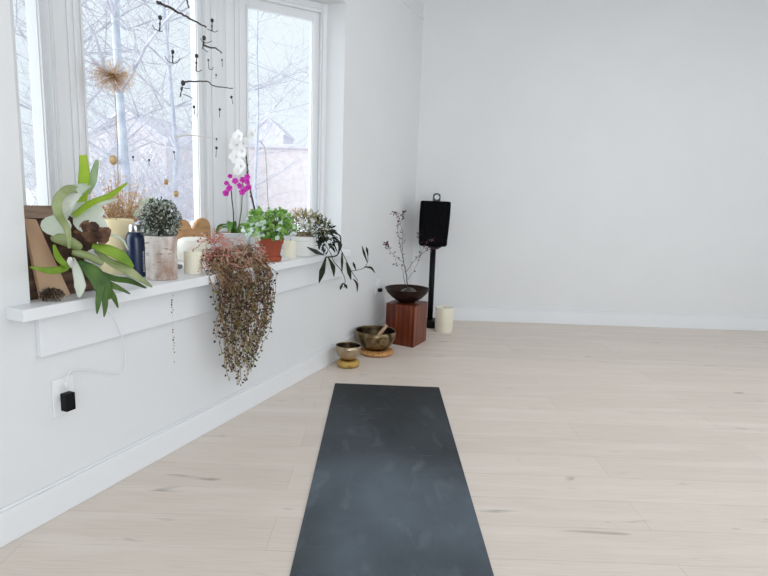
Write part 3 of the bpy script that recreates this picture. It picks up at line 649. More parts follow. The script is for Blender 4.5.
# red wooden block, bowl, bare branches
c0 = Vector((.232, 4.166, 0)); ex = Vector((.112, .233, 0)); ey = Vector((-.212, .127, 0))
b = MB(); b.prism([c0, c0 + ex, c0 + ex + ey, c0 + ey], (0, 0, .312))
tag(obj('wooden_block', b, M_red, smoothf=False, bevel=.003), 'reddish brown square wooden block standing on the floor as a plinth', 'plinth')
bc = Vector((.178, 4.345, .3125))
b = MB(); b.lathe(bc, [(0, 0), (.06, 0), (.066, .006), (.075, .012), (.118, .04), (.152, .074), (.168, .106), (.169, .110), (.164, .110), (.146, .078), (.108, .046), (.06, .024), (0, .02)], 48)
tag(obj('wooden_bowl', b, M_dkwood, smoothf='auto'), 'wide dark turned bowl resting on the red wooden block', 'bowl')
b = MB(); b.ball(bc + Vector((.012, -.03, .076)), .064, 1, .9, .62, 18, 12, .15, 3)
tag(obj('stone', b, mat('mottled_dark_stone', (.03, .026, .022), (.20, .19, .17), rough=.5, scale=18)), 'dark rounded stone holding the bare branches inside the wooden bowl', 'stone')
t = thing('flowering_branch', 'sparse plum coloured branches rising from the dark bowl in the corner', 'branch', tuple(P['ik0'][0]))
sh = Vector((0, -.0, .0)); rng = random.Random(11)
b = MB()
for k, r in (('ik0', .0042), ('ik1', .0024), ('ik2', .0017), ('ik3', .0018), ('ik4', .0022), ('ik5', .0015), ('ik6', .0012), ('ik7', .0012), ('ik8', .0012), ('ik9', .0022)):
    pp, _ = smooth(P[k], 1, 4); pp = [q + Vector((rng.uniform(-1, 1), rng.uniform(-1, 1), rng.uniform(-1, 1))) * .004 * (0 < i < len(pp) - 1) for i, q in enumerate(pp)]
    b.tube(pp, [r * (1 - .5 * i / (len(pp) - 1)) for i in range(len(pp))], 5)
obj('stems', b, M_twig, t)
b = MB()
for k, nl in (('ik1', 20), ('ik2', 18), ('ik3', 26), ('ik4', 20), ('ik5', 17), ('ik6', 8), ('ik7', 14), ('ik8', 16)):
    pp, _ = smooth(P[k], 1, 6)
    for i in range(nl):
        q = pp[min(len(pp) - 1, int(len(pp) * (1 - rng.random() ** 1.6 * .8)))]
        d = Vector((rng.uniform(-1, 1), rng.uniform(-1, .4), rng.uniform(-.8, .6)))
        q2 = q + d * rng.uniform(.0, .014); b.leaf(q2, d, (rng.uniform(-1, 1), -1, rng.uniform(-1, 1)), rng.uniform(.012, .026), rng.uniform(.006, .012), .2, .1)
for q in ((P['ik2'][-1], 9), (P['ik8'][-1], 6)):
    for i in range(q[1]):
        d = Vector((rng.uniform(-1, 1), rng.uniform(-1, .3), rng.uniform(-1, .5))); b.leaf(Vector(q[0]), d, (0, -1, .3), rng.uniform(.016, .03), .013, .2)
obj('leaves', b, M_plumb, t)

# singing bowls on cushions with a mallet
def cushion(c, r, h, m, label):
    b = MB(); b.lathe(c, [(r * .35, .003), (r * .75, 0), (r * .95, h * .22), (r, h * .5), (r * .93, h * .82), (r * .72, h), (r * .45, h * .9), (r * .35, h * .6), (r * .35, .003)], 40)
    return tag(obj('ring_cushion', b, m), label, 'cushion')
def sbowl(c, r, h, rb, m, label):
    pr = [(0, 0), (rb * .6, .001), (rb, .008), (r * .80, h * .30), (r * .96, h * .6), (r, h * .82), (r * .985, h), (r * .955, h), (r * .965, h * .82), (r * .92, h * .6), (r * .76, h * .33), (rb * .9, .016), (rb * .5, .009), (0, .008)]
    b = MB(); b.lathe(c, pr, 56); o_ = tag(obj('singing_bowl', b, m), label, 'bowl')
    b = MB(); b.lathe(c, [(0, .010), (rb * .5, .011), (rb * .88, .018), (r * .745, h * .34), (r * .905, h * .6), (r * .95, h * .82), (r * .945, h * .96), (r * .948, h * .965), (r * .957, h * .82), (r * .912, h * .6), (r * .75, h * .33), (rb * .88, .0165), (0, .009)], 56)
    obj('inner_surface', b, M_inner, o_)['label'] = 'dark inside of the bowl'
    return o_
cs = (-.219, 3.664, .0005); cb = (-.036, 3.985, .0005)
cushion(cs, .076, .046, M_gold, 'small gold ring cushion under the smaller singing bowl')
sbowl((cs[0], cs[1], .040), .085, .105, .045, M_brass2, 'smaller pale bronze singing bowl on a gold cushion by the baseboard')
cushion(cb, .121, .036, M_orange, 'wide orange gold ring cushion under the larger singing bowl')
sbowl((cb[0] - .012, cb[1] + .004, .030), .147, .142, .075, M_brass, 'larger dark hammered bronze singing bowl in front of the wooden block')
b = MB(); b.tube([(-.085, 3.95, .055), (-.03, 4.0, .125), (.03, 4.055, .192)], [.013, .014, .011], 14)
tag(obj('mallet', b, M_stick), 'light wooden mallet leaning inside the larger singing bowl', 'mallet')

# far wall outlet with its plug
t = thing('wall_outlet', 'white outlet plate low on the window wall behind the dark bowl', 'outlet', tuple(W(.80, 0, .36)))
b = MB(); wbox(b, .765, .84, 0, .007, .355, .47); obj('cover_plate', b, M_white, t, smoothf=False, bevel=.002)
b = MB(); wbox(b, .783, .822, .007, .010, .425, .455); obj('socket', b, M_white, t, smoothf=False, bevel=.001)
b = MB(); wbox(b, .783, .822, .007, .010, .37, .40); obj('socket', b, M_white, t, smoothf=False, bevel=.001)
t = thing('power_plug', 'black plug with a thin cord in the outlet behind the bowl', 'plug', tuple(W(.80, .011, .372)))
b = MB(); wbox(b, .785, .82, .0105, .04, .372, .398); obj('plug_body', b, M_blackp, t, smoothf=False, bevel=.004)
b = MB(); pp, _ = smooth([W(.80, .036, .385)] + [Vector(q) for q in P['cord2'][1:]], 1, 5); b.tube(pp, .003, 6); obj('cord', b, M_white, t)

# near wall outlet, charger, cable
t = thing('wall_outlet', 'white outlet plate on the near wall below the sill', 'outlet', tuple(W(3.55, 0, .35)))
b = MB(); wbox(b, 3.508, 3.588, 0, .008, .352, .482); obj('cover_plate', b, M_white, t, smoothf=False, bevel=.002)
b = MB(); wbox(b, 3.53, 3.567, .008, .011, .425, .458); obj('socket', b, M_white, t, smoothf=False, bevel=.001)
b = MB(); wbox(b, 3.53, 3.567, .008, .011, .37, .404); obj('socket', b, M_white, t, smoothf=False, bevel=.001)
b = MB(); wbox(b, 3.530, 3.566, .0115, .041, .370, .432)
tag(obj('usb_charger', b, M_blackp, smoothf=False, bevel=.003), 'small black charger block plugged into the near outlet', 'charger')
t = thing('charging_cable', 'thin white charging cable running from the black charger up to the sill', 'cable', tuple(P['cable'][0]))
pp, _ = smooth(P['cable'], 1, 6); b = MB(); b.tube(pp, .0025, 8); obj('wire', b, M_cable, t)
b = MB(); q = Vector(P['cable'][0]); b.tube([q - UP * .004, q + UP * .020, q + UP * .024], [.0048, .0044, .003], 10); obj('connector', b, M_white, t)

# ---------------------------------------------------------------- on the sill, from the left
# staghorn fern mounted on a plank
t = thing('mounted_staghorn_fern', 'staghorn fern with long antler fronds mounted on a brown plank at the sill end', 'plant', tuple(W(3.44, -.05, SZ)))
b0 = W(3.62, -.035, SZ + .001); b1 = W(3.37, -.02, SZ + .001); t1 = W(3.43, -.115, 1.057); t0 = W(3.60, -.125, 1.06)
b = MB(); b.prism([b0, b1, t1, t0], NW * -.022); obj('plank', b, M_board, t, smoothf=False, bevel=.003)
q0 = b0 + (t0 - b0) * .86; q1 = b1 + (t1 - b1) * .86
b = MB(); b.prism([q0 + NW * .001, q1 + NW * .001, t1 + NW * .001, t0 + NW * .001], NW * .008); obj('lit_top_strip', b, mat('lit_plank_top', (.26, .17, .12), (.42, .31, .25), rough=.8, scale=8, stretch=(1, 1, 5)), t, smoothf=False, bevel=.002)  # added paler strip: light on the plank's top put into colour
b = MB(); b.prism([W(3.59, -.028, SZ + .001), W(3.49, -.018, SZ + .001), W(3.545, -.09, 1.015), W(3.585, -.095, 1.02)], NW * .016); obj('brace', b, M_board2, t, smoothf=False, bevel=.002)
fc = Vector(P['shieldc'][0])
b = MB(); b.ball(fc + NW * -.05, .07, 1, .8, 1, 20, 14, .35, 5); b.ball(fc + Vector((-.05, -.02, -.06)), .055, .8, .8, 1.2, 16, 12, .4, 9); obj('moss_ball', b, M_moss, t)  # dark moss also stands for the shadow between brace and fern
rng = random.Random(5)
b = MB(); b.ball(fc + NW * .005 + UP * -.004, .043, 1.1, .7, .72, 22, 16, .6, 11)
for i in range(20):
    a = rng.uniform(0, 6.283); e = rng.random() ** .5; q = fc + Vector((math.cos(a) * .05 * e, -.01, math.sin(a) * .03 * e - .006)) + NW * (.045 - .03 * e); b.disc(q, NW * .7 + Vector((rng.uniform(-.6, .6), -.5, rng.uniform(-.3, .8))), rng.uniform(.010, .022), 9, rng.uniform(-.6, .5), None, 1.3)
obj('dead_shield_frond', b, M_shield, t)
b = MB(); b.ball(P['shieldy'][0], .028, .7, .6, 1.5, 12, 9, .4, 2); obj('ochre_shield_frond', b, M_shieldy, t)
def frond(parts, m, up=None, cup=.15):
    b = MB()
    for key, wid in parts: b.ribbon(P[key], wid, up or (NW * .8 + UP * .5 + Vector((0, -.5, 0))), cup)
    return obj('frond', b, m, t)
frond([('f_up', [.030, .034, .036, .024])], M_frondb)
frond([('f_up_tip', [.034, .030, .012])], M_frondm)
frond([('f_right', [.026, .028, .028, .005])], M_frondb, UP * 1.0 - Vector((0, 1, 0)))
frond([('f_right2', [.02, .02, .006])], M_frondp)
frond([('f_pale', [.04, .05, .045, .012])], M_frondp)
frond([('f_arch', [.018, .028, .030, .026, .020, .008])], M_frondo, None, .25)
frond([('f_bright_a', [.012, .024, .022, .004]), ('f_bright_b', [.02, .022, .006])], M_frond)
frond([('f_down', [.018, .05, .062, .022]), ('f_down_t1', [.028, .018, .003]), ('f_down_t2', [.024, .018, .003]), ('f_down_t3', [.026, .018, .003]), ('f_down_t4', [.03, .018, .003])], M_frondd)
frond([('f_rd1', [.016, .038, .042, .010])], M_frond)
frond([('f_rd2', [.014, .026, .038, .006])], M_frondo)
frond([('f_dark', [.012, .022, .022, .005])], M_frondd)
frond([('f_trans', [.014, .028, .036, .008])], M_frondp)
for k_, r_ in (('f_olive', [.008, .017, .019, .010]), ('f_olive2', [.008, .013, .011, .003])):
    pp, _ = smooth(P[k_], 1, 5); b = MB(); n_ = len(pp)
    b.tube(pp, [r_[0] + (max(r_) - r_[0]) * math.sin(math.pi * min(1, i / (n_ - 1) * .8 + .1)) for i in range(n_)], 12); obj('bud_frond', b, M_frondo, t)
frond([('f_thin', [.007, .010, .010, .004])], M_frondp)
frond([('f_wht', [.016, .02, .008])], M_petalw)
b = MB()
for key, a, r_ in (('shieldw', 1.3, .034), ('shieldw2', 1.6, .035)):
    b = MB(); b.disc(P[key][0], NW * .7 + Vector((0, -.6, .35)), r_, 14, .12, (1, 0, .2), a); obj('pale_shield_frond', b, M_frondp, t)
b = MB(); q = Vector(P['shieldc'][0]) + UP * .035; b.disc(q + NW * .015, NW * .6 + UP * .5 + Vector((0, -.5, 0)), .042, 14, -.15, (1, 0, 0), 1.3)
obj('pale_shield_frond', b, M_frondp, t)

# pine cone
c = W(3.585, .022, SZ + .02)
t = thing('pine_cone', 'small open pine cone lying at the left end of the sill', 'pine cone', tuple(W(3.585, .022, SZ)))
b = MB(); b.ball(c, .016, 1.5, .9, .9, 10, 8); obj('core', b, M_moss, t)
b = MB()
for i in range(58):
    u = (i + .5) / 58; a = i * 2.39996; xx = (u - .5) * .062; rr = math.sqrt(max(.05, 1 - (2 * u - 1) ** 2)) * .012
    d = Vector((.25 + (u - .5), math.cos(a), math.sin(a))).normalized(); b.leaf(c + Vector((xx, math.cos(a) * rr, math.sin(a) * rr)), d, Vector((1, 0, 0)), .016, .015, .25, .2)
obj('scale', b, M_cone, t)['kind'] = 'stuff'

# big candle, bottle, birch pot
candle('pillar_candle', tuple(W(3.02, -.29, SZ)), .070, .232, M_wax, 'large cream pillar candle behind the blue bottle on the sill')
c = W(3.046, -.155, SZ)
t = thing('water_bottle', 'navy blue metal bottle with a steel cap on the sill', 'bottle', tuple(c))
b = MB(); b.lathe(c, [(0, 0), (.038, 0), (.041, .004), (.041, .155), (.039, .170), (.032, .183), (.025, .188), (0, .188)], 44); obj('body', b, M_navy, t, smoothf='auto')
b = MB(); b.lathe(c, [(0, .186), (.0275, .186), (.0285, .190), (.0285, .212), (.0265, .217), (0, .217)], 36); obj('cap', b, M_steel, t, smoothf='auto')
b = MB(); b.lathe(c, [(.0395, .1655), (.0415, .163), (.0415, .160), (.0395, .1575)], 44)
rng = random.Random(2); b = MB(); a0 = math.atan2(-c.y, -c.x) + .62
for i in range(9):
    z = .022 + i * .0098
    for dz, da0, da1 in ((0, 0, .17), (.003, 0, .05), (.003, .11, .17), (.006, .0, .17) if i % 3 else (.006, .05, .12)):
        q = [(c.x + .0414 * math.cos(a0 + a), c.y + .0414 * math.sin(a0 + a), c.z + z + dz + e) for a, e in ((da0, 0), (da1, 0), (da1, .0018), (da0, .0018))]
        b.prism(q, Vector((math.cos(a0), math.sin(a0), 0)) * .0006)
obj('printed_mark', b, M_white, t, smoothf=False)
c = W(3.041, -.025, SZ)
t = thing('birch_bark_pot', 'birch bark pot with a bushy silver green plant on the sill', 'potted plant', tuple(c))
b = MB(); pr = [(0, .002), (.058, 0), (.062, .004), (.0625, .06), (.0615, .12), (.063, .178), (.058, .180), (.055, .165), (0, .16)]; b.lathe(c, pr, 40); obj('pot', b, M_birch, t, smoothf='auto')
def bush(center, rx, ry, rz, n, L, Wd, seed, droop=0.0, zmin=-1.0, inner=.55):
    rng = random.Random(seed); b = MB(); center = Vector(center)
    for i in range(n):
        while True:
            d = Vector((rng.uniform(-1, 1), rng.uniform(-1, 1), rng.uniform(-1, 1)))
            if .05 < d.length < 1 and d.normalized().z > zmin: break
        d.normalize(); rr = inner + (1 - inner) * rng.random() ** .6
        q = center + Vector((d.x * rx, d.y * ry, d.z * rz)) * rr
        dd = (d + Vector((rng.uniform(-1, 1), rng.uniform(-1, 1), rng.uniform(-1, 1))) * .8 - UP * droop).normalized()
        b.leaf(q, dd, Vector((rng.uniform(-1, 1), rng.uniform(-1, 1), rng.uniform(.2, 1))), L * rng.uniform(.7, 1.3), Wd * rng.uniform(.7, 1.3), .15, rng.uniform(-.2, .3))
    return b
pc = c + UP * .245
b = MB(); b.ball(pc - UP * .01, .052, 1, 1, 1, 14, 10, .5, 4)  # dark ball stands in for the shade inside the foliage
for i in range(30):
    a = rng.uniform(0, 6.28); e = rng.uniform(.2, 1); d = Vector((math.cos(a) * e, math.sin(a) * e, rng.uniform(.2, 1))) * .07; b.tube([c + UP * .16, c + UP * .19 + d * .4, pc + d], [.002, .0015, .001], 4)
obj('stems_and_shade_core', b, M_shade, t)
obj('leaves', bush(pc - UP * .004, .080, .076, .086, 950, .013, .010, 7, inner=.68), M_silver, t)
obj('pale_leaves', bush(pc + Vector((-.035, 0, .02)), .062, .05, .065, 170, .014, .010, 8, inner=.8, zmin=-.2), M_silverp, t)
t = thing('bead_strand', 'thin dried beaded strand hanging over the sill edge below the birch pot', 'strand', P['strand'][-1])
b = MB(); pp, _ = smooth(P['strand'], 1, 8); b.tube(pp, .0007, 4); obj('thread', b, M_twigp, t)
b = MB()
for i, q in enumerate(pp[8:]):
    if rng.random() < .62: b.ball(q + Vector((rng.uniform(-.004, .004), 0, 0)), rng.uniform(.0018, .0036), 1, 1, 1.2, 6, 5)
obj('dried_bud', b, M_drydk, t)['kind'] = 'stuff'

# dried flowers in a vase behind the candle
vc = W(2.876, -.42, SZ)
b = MB(); b.lathe(vc, [(0, 0), (.034, 0), (.040, .05), (.036, .11), (.022, .15), (.024, .17), (.020, .168), (.018, .15), (.03, .11), (0, .01)], 28)
tag(obj('vase', b, M_cerw, smoothf='auto'), 'slim white vase holding dried stems behind the large cream candle', 'vase')
t = thing('dried_allium', 'tall dried allium with a round tan seed head before the middle window', 'dried flower', tuple(vc + UP * .02))
b = MB(); pp, _ = smooth([vc + UP * .02, vc + UP * .168] + [Vector(q) for q in P['allium2'][1:]], 1, 8); b.tube(pp, .0019, 6); obj('stem', b, M_dry, t)
hc = Vector(P['allium2'][-1]); rh = .094
b = MB(); b2 = MB(); rng = random.Random(31)
for i in range(430):
    d = Vector((rng.gauss(0, 1), rng.gauss(0, 1), rng.gauss(0, .72) - .05)).normalized(); L = rh * rng.uniform(.55, 1.08) * (1 - .25 * abs(d.z))
    mid = hc + d * L * .5 + Vector((rng.uniform(-1, 1), rng.uniform(-1, 1), rng.uniform(-1, 1))) * .004; tip = hc + d * L
    b.tube([hc, mid, tip], [.0005, .0004, .0004], 3, cap=False)
    for k in range(5):
        e = (d + Vector((rng.uniform(-1, 1), rng.uniform(-1, 1), rng.uniform(-1, 1)))).normalized(); b2.leaf(tip, e, d, .0075, .0018, .1)
b.ball(hc, .008, 1, 1, 1, 8, 6); obj('floret_stalk', b, M_dry, t)['kind'] = 'stuff'
obj('floret', b2, M_dryp, t)['kind'] = 'stuff'
b = MB(); b.ball(hc, .0085, 1, 1, 1, 8, 6); obj('seed_core', b, M_drydk, t)
t = thing('dried_bouquet', 'loose bunch of peach dried grasses in the vase behind the candle', 'dried flowers', tuple(vc + UP * .03))
b = MB(); b2 = MB(); rng = random.Random(17)
for i in range(150):
    a = rng.uniform(0, 6.283); e = rng.random() ** .7; top = vc + Vector((math.cos(a) * .19 * e - .0, math.sin(a) * .07 * e, rng.uniform(.23, .34) + (rng.random() ** 2.2) * .24 * (1 - e * .7)))
    mid = vc + UP * .19 + Vector((math.cos(a) * .03, math.sin(a) * .02, 0)); pp, _ = smooth([vc + UP * .05, vc + UP * .165, mid, top], 1, 5); b.tube(pp, [.0011] * (len(pp) - 3) + [.0009, .0007, .0005], 3, cap=False)
    for k in range(9):
        q = pp[-1] - (pp[-1] - pp[-4]) * rng.random() * 1.6 + Vector((rng.uniform(-1, 1), rng.uniform(-1, 1), rng.uniform(-1, 1))) * .006; d = Vector((rng.uniform(-1, 1), rng.uniform(-1, 1), rng.uniform(-.3, 1)))
        b2.leaf(q, d, (rng.uniform(-1, 1), -1, .3), rng.uniform(.008, .016), rng.uniform(.004, .008), .2)
obj('stems', b, M_dry, t)['kind'] = 'stuff'; obj('florets', b2, M_dryp, t)['kind'] = 'stuff'
b = MB()
for i, q in enumerate(P['lunaria']):
    r_ = (.021, .014, .016, .008, .011)[i]; b.prism([Vector(q) + Vector((math.cos(k * .4488) * r_ * .8, .002 * math.sin(k), math.sin(k * .4488) * r_)) for k in range(14)], (0, .003, 0))
    pp, _ = smooth([vc + UP * .10, vc + UP * .165, (vc + UP * .2) * .6 + Vector(q) * .4, Vector(q)], 1, 5); b.tube(pp, .0009, 4)
obj('seed_pod', b, M_luna, t)

# carved wooden heart-topped board, wide candle, small candle, pebbles
h0 = W(2.505, -.425, SZ); h1 = W(2.235, -.425, SZ); ax = (h1 - h0); Lh = ax.length; ax.normalize()
outl = [(0, 0), (Lh, 0)]
def lobe(c0_, r0, z0, a0, a1, n): return [(c0_ + r0 * math.cos(a0 + (a1 - a0) * i / n), z0 + r0 * .95 * math.sin(a0 + (a1 - a0) * i / n)) for i in range(n + 1)]
outl += lobe(Lh * .755, Lh * .245, .145, 0, math.pi * .86, 14) + [(Lh * .47, .152), (Lh * .43, .152)] + lobe(Lh * .20, Lh * .20, .153, math.pi * .14, math.pi, 14)
b = MB(); b.prism([h0 + ax * x + UP * (z + .0005) for x, z in outl], NW * -.02)
tag(obj('wooden_ornament', b, M_tanwood, smoothf=False, bevel=.004, loc=tuple(h0)), 'tan carved board with two rounded lobes behind the wide candle', 'ornament')
c = W(2.496, -.322, SZ)
t = thing('wide_candle', 'wide low white candle in front of the tan lobed board', 'candle', tuple(c))
b = MB(); b.lathe(c, [(0, 0), (.080, 0), (.084, .005), (.084, .092), (.078, .108), (.06, .118), (.03, .121), (0, .121)], 44); obj('wax', b, M_waxw, t, smoothf='auto')
b = MB(); b.tube([c + UP * .12, c + UP * .131], .0018, 5); obj('wick', b, M_wick, t)
candle('small_candle', tuple(W(2.850, -.026, SZ)), .0395, .098, M_wax2, 'small cream candle to the right of the birch pot', .004)
for i, (s_, w_, r_) in enumerate(((2.905, -.105, .017), (2.868, -.128, .014), (2.775, -.175, .015))):
    b = MB(); b.ball(W(s_, w_, SZ + r_ * .68), r_, 1.2, 1, .7, 12, 9, .25, i * 3)
    tag(obj('pebble', b, M_stone), ('largest grey pebble, just right of the birch pot', 'grey pebble tucked behind the largest one on the sill', 'grey pebble closest to the small cream candle')[i], 'pebble')

# trailing plant falling over the sill edge
tp = W(2.568, -.035, SZ)
t = thing('trailing_plant', 'large brown and rose trailing plant cascading over the sill edge', 'potted plant', tuple(tp))
b = MB(); b.lathe(tp, [(0, 0), (.05, 0), (.056, .06), (.060, .075), (.055, .075), (.05, .065), (0, .06)], 32); obj('pot', b, M_cer, t, smoothf='auto')
TAB = [(.90, 2.42, 2.68, -.06), (.836, 2.40, 2.82, -.01), (.785, 2.42, 2.86, .04), (.732, 2.41, 2.88, .095), (.688, 2.434, 2.87, .105), (.615, 2.416, 2.86, .105), (.516, 2.41, 2.855, .10), (.445, 2.452, 2.84, .09), (.384, 2.505, 2.815, .085), (.327, 2.54, 2.80, .08), (.263, 2.55, 2.76, .075), (.182, 2.61, 2.70, .07)]
def tab(z):
    if z >= TAB[0][0]: return TAB[0][1:]
    for (za, a0, a1, aw), (zb, b0_, b1_, bw) in zip(TAB, TAB[1:]):
        if zb <= z <= za:
            u = (za - z) / (za - zb); return (a0 + (b0_ - a0) * u, a1 + (b1_ - a1) * u, aw + (bw - aw) * u)
    return TAB[-1][1:]
rng = random.Random(77)
stems = MB(); lv = MB(); lo_ = MB(); rose = MB(); bei = MB()
for i in range(150):
    u = rng.random(); zend = SZ - .06 - (SZ - .25) * rng.random() ** 1.35
    if rng.random() < .16: zend = rng.uniform(.19, .32)
    pts = []; z = rng.uniform(.80, .865); ph = rng.uniform(0, 6.28); dep = rng.uniform(-.02, .05)
    pts.append(tp + Vector((rng.uniform(-.03, .03), rng.uniform(-.03, .03), .06)))
    while z > zend:
        s0, s1, w_ = tab(z); uu = min(1, max(0, u + .06 * math.sin(ph + z * 22))); pts.append(W(s0 + (s1 - s0) * uu + rng.uniform(-.008, .008), w_ + (dep if z < .73 else abs(dep)) * .6, z)); z -= rng.uniform(.025, .05)
    pp, _ = smooth(pts, 1, 3); stems.tube(pp, [.0014] * (len(pp) - 1) + [.0006], 3, cap=False)
    for q in pp:
        if q.z < .84 and rng.random() < (.30 if q.z > .70 else .62):
            d = Vector((rng.uniform(-1, 1), rng.uniform(-1, 1), rng.uniform(-.9, .3))); m_ = lo_ if rng.random() < (.12 + .5 * max(0, .5 - q.z) / .3) else lv
            m_.leaf(q + d * .004, d, (rng.uniform(-1, 1), -1, rng.uniform(-.3, 1)), rng.uniform(.009, .016), rng.uniform(.008, .014), .2)
for i in range(210):   # curly tangle on top: rose to the left, beige to the right
    u = rng.random() ** .9; z = rng.uniform(.775, .905 if u < .36 else .843); s0, s1, w_ = tab(z); s_ = s1 - (s1 - s0) * u; q = W(s_, w_ + rng.uniform(-.03, .035), z); pts = [q]
    d = Vector((rng.uniform(-1, 1), rng.uniform(-1, 1), rng.uniform(-.5, .8))).normalized()
    for k in range(6):
        d = (d + Vector((rng.uniform(-1, 1), rng.uniform(-1, 1), rng.uniform(-1, .9))) * .75).normalized(); q = q + d * .014; q.z = max(q.z, SZ + .006); pts.append(q.copy())
    m_ = rose if u < .42 and rng.random() < .9 or rng.random() < .12 else (bei if rng.random() < .55 else stems)
    pp, _ = smooth(pts, 1, 3); m_.tube(pp, .0012, 3, cap=False)
    for q in pp[::2]:
        if rng.random() < .6:
            d = Vector((rng.uniform(-1, 1), rng.uniform(-1, 1), rng.uniform(-1, 1))); m_.leaf(q, d, (0, -1, .5), rng.uniform(.006, .012), rng.uniform(.004, .008), .2)
for i in range(120):
    s0, s1, w_ = tab(.80); q = W(s0 + (s1 - s0) * rng.uniform(.05, .8), w_ + rng.uniform(-.03, .03), rng.uniform(.765, .80)); d = Vector((rng.uniform(-1, 1), rng.uniform(-1, 1), rng.uniform(-1, .3))); lv.leaf(q, d, (0, -1, .4), .013, .01, .2)
for nm, m_, mt in (('stems', stems, M_tr_stem), ('dark_leaves', lv, M_tr_leaf), ('olive_leaves', lo_, M_tr_olive), ('rose_tips', rose, M_tr_rose), ('beige_curls', bei, M_tr_beige)):
    obj(nm, m_, mt, t, smoothf=False)['kind'] = 'stuff'

# orchids
def flower(b, c, face, r, rng, pet=5):
    c = Vector(c); f = Vector(face).normalized(); a = f.orthogonal().normalized(); e = f.cross(a); ph = rng.uniform(0, 1.2)
    for k in range(pet):
        an = ph + 2 * math.pi * k / pet; d = (a * math.cos(an) + e * math.sin(an) + f * .12).normalized(); wide = k % 3 != 0
        b.disc(c + d * r * (.52 if wide else .55) + f * (.03 * r * k), f + d * -.25, r * (.58 if wide else .46), 9, .12, d, 1.0 if wide else 1.25)
    b.ball(c + f * r * .15, r * .2, 1, 1, 1, 6, 5)
oc = W(2.182, -.306, SZ)
t = thing('pink_orchid', 'orchid with magenta flowers in a grey glazed pot on the sill', 'potted plant', tuple(oc))
b = MB(); b.lathe(oc, [(0, 0), (.052, 0), (.057, .005), (.078, .09), (.090, .128), (.088, .132), (.082, .13), (.07, .10), (0, .10)], 40); obj('pot', b, M_cer, t, smoothf='auto')
b = MB(); b.lathe(oc, [(0, .118), (.05, .116), (.075, .108)], 24)
for i in range(40):
    a = rng.uniform(0, 6.28); e = rng.uniform(0, .07); b.ball(oc + Vector((math.cos(a) * e, math.sin(a) * e, .122)), rng.uniform(.006, .011), 1.4, 1, .7, 6, 4)
obj('bark_chips', b, M_soil, t)
for k in ('op_s1', 'op_s2'):
    pp, _ = smooth([oc + Vector((.0 if k == 'op_s1' else .02, -.02, .11))] + [Vector(q) for q in P[k][1:]], 1, 6); b = MB(); b.tube(pp, .0032, 6); obj('stem', b, M_stemd if k == 'op_s1' else M_stemg, t)
b = MB(); rng = random.Random(9)
for i, q in enumerate(P['op_fl']): b = MB(); flower(b, q, Vector((rng.uniform(-.5, .7), -1, rng.uniform(-.3, .3))), .0165 if i not in (3, 2) else .012, rng); obj('flower', b, M_petalm, t)
for ang, L, z in ((2.9, .105, .03), (3.9, .10, .02), (.3, .09, .035), (5.3, .08, .02), (4.6, .07, .05)):
    d = Vector((math.cos(ang), math.sin(ang), 0)); b = MB(); b.ribbon([oc + UP * .115, oc + d * L * .4 + UP * (.135 + z), oc + d * L * .8 + UP * (.14 + z * .7), oc + d * L * 1.1 + UP * (.115 + z * .3)], [.02, .046, .042, .006], UP, .3)
    obj('leaf', b, M_orl, t)
wc = W(1.90, -.335, SZ)
t = thing('white_orchid', 'tall orchid with white flowers on a dark arching stem by the right window', 'potted plant', tuple(wc))
b = MB(); b.lathe(wc, [(0, 0), (.045, 0), (.058, .10), (.06, .105), (.055, .105), (.05, .09), (0, .09)], 32); obj('pot', b, M_cerw, t, smoothf='auto')
for k, r_, m_ in (('ow_s1', .0036, M_stemd), ('ow_s3', .0028, M_stemd), ('ow_s2', .0016, M_stemg)):
    pp, _ = smooth([wc + Vector((rng.uniform(-.02, .02), -.01, .09))] + [Vector(q) for q in P[k]], 1, 6); b = MB(); b.tube(pp, [r_] * (len(pp) - 4) + [r_ * .8, r_ * .7, r_ * .6, r_ * .5], 6)
    if k != 'ow_s2':
        for q in pp[8:]:
            if rng.random() < .45: b.ball(q + Vector((rng.uniform(-.006, .006), 0, 0)), rng.uniform(.003, .006), 1, 1, 1.4, 6, 4)
    obj('stem', b, m_, t)
b = MB()
for i, q in enumerate(P['ow_fl']): b = MB(); flower(b, q, Vector((rng.uniform(-.5, .3), -1, rng.uniform(-.2, .4))), .036 if i not in (5, 7) else .026, rng, 5); obj('flower', b, M_petalw, t)
for ang, L in ((1.2, .10), (3.3, .10), (5.2, .09)):
    d = Vector((math.cos(ang), math.sin(ang), 0)); b = MB(); b.ribbon([wc + UP * .09, wc + d * L * .5 + UP * .14, wc + d * L + UP * .12], [.02, .045, .006], UP, .3); obj('leaf', b, M_orl, t)

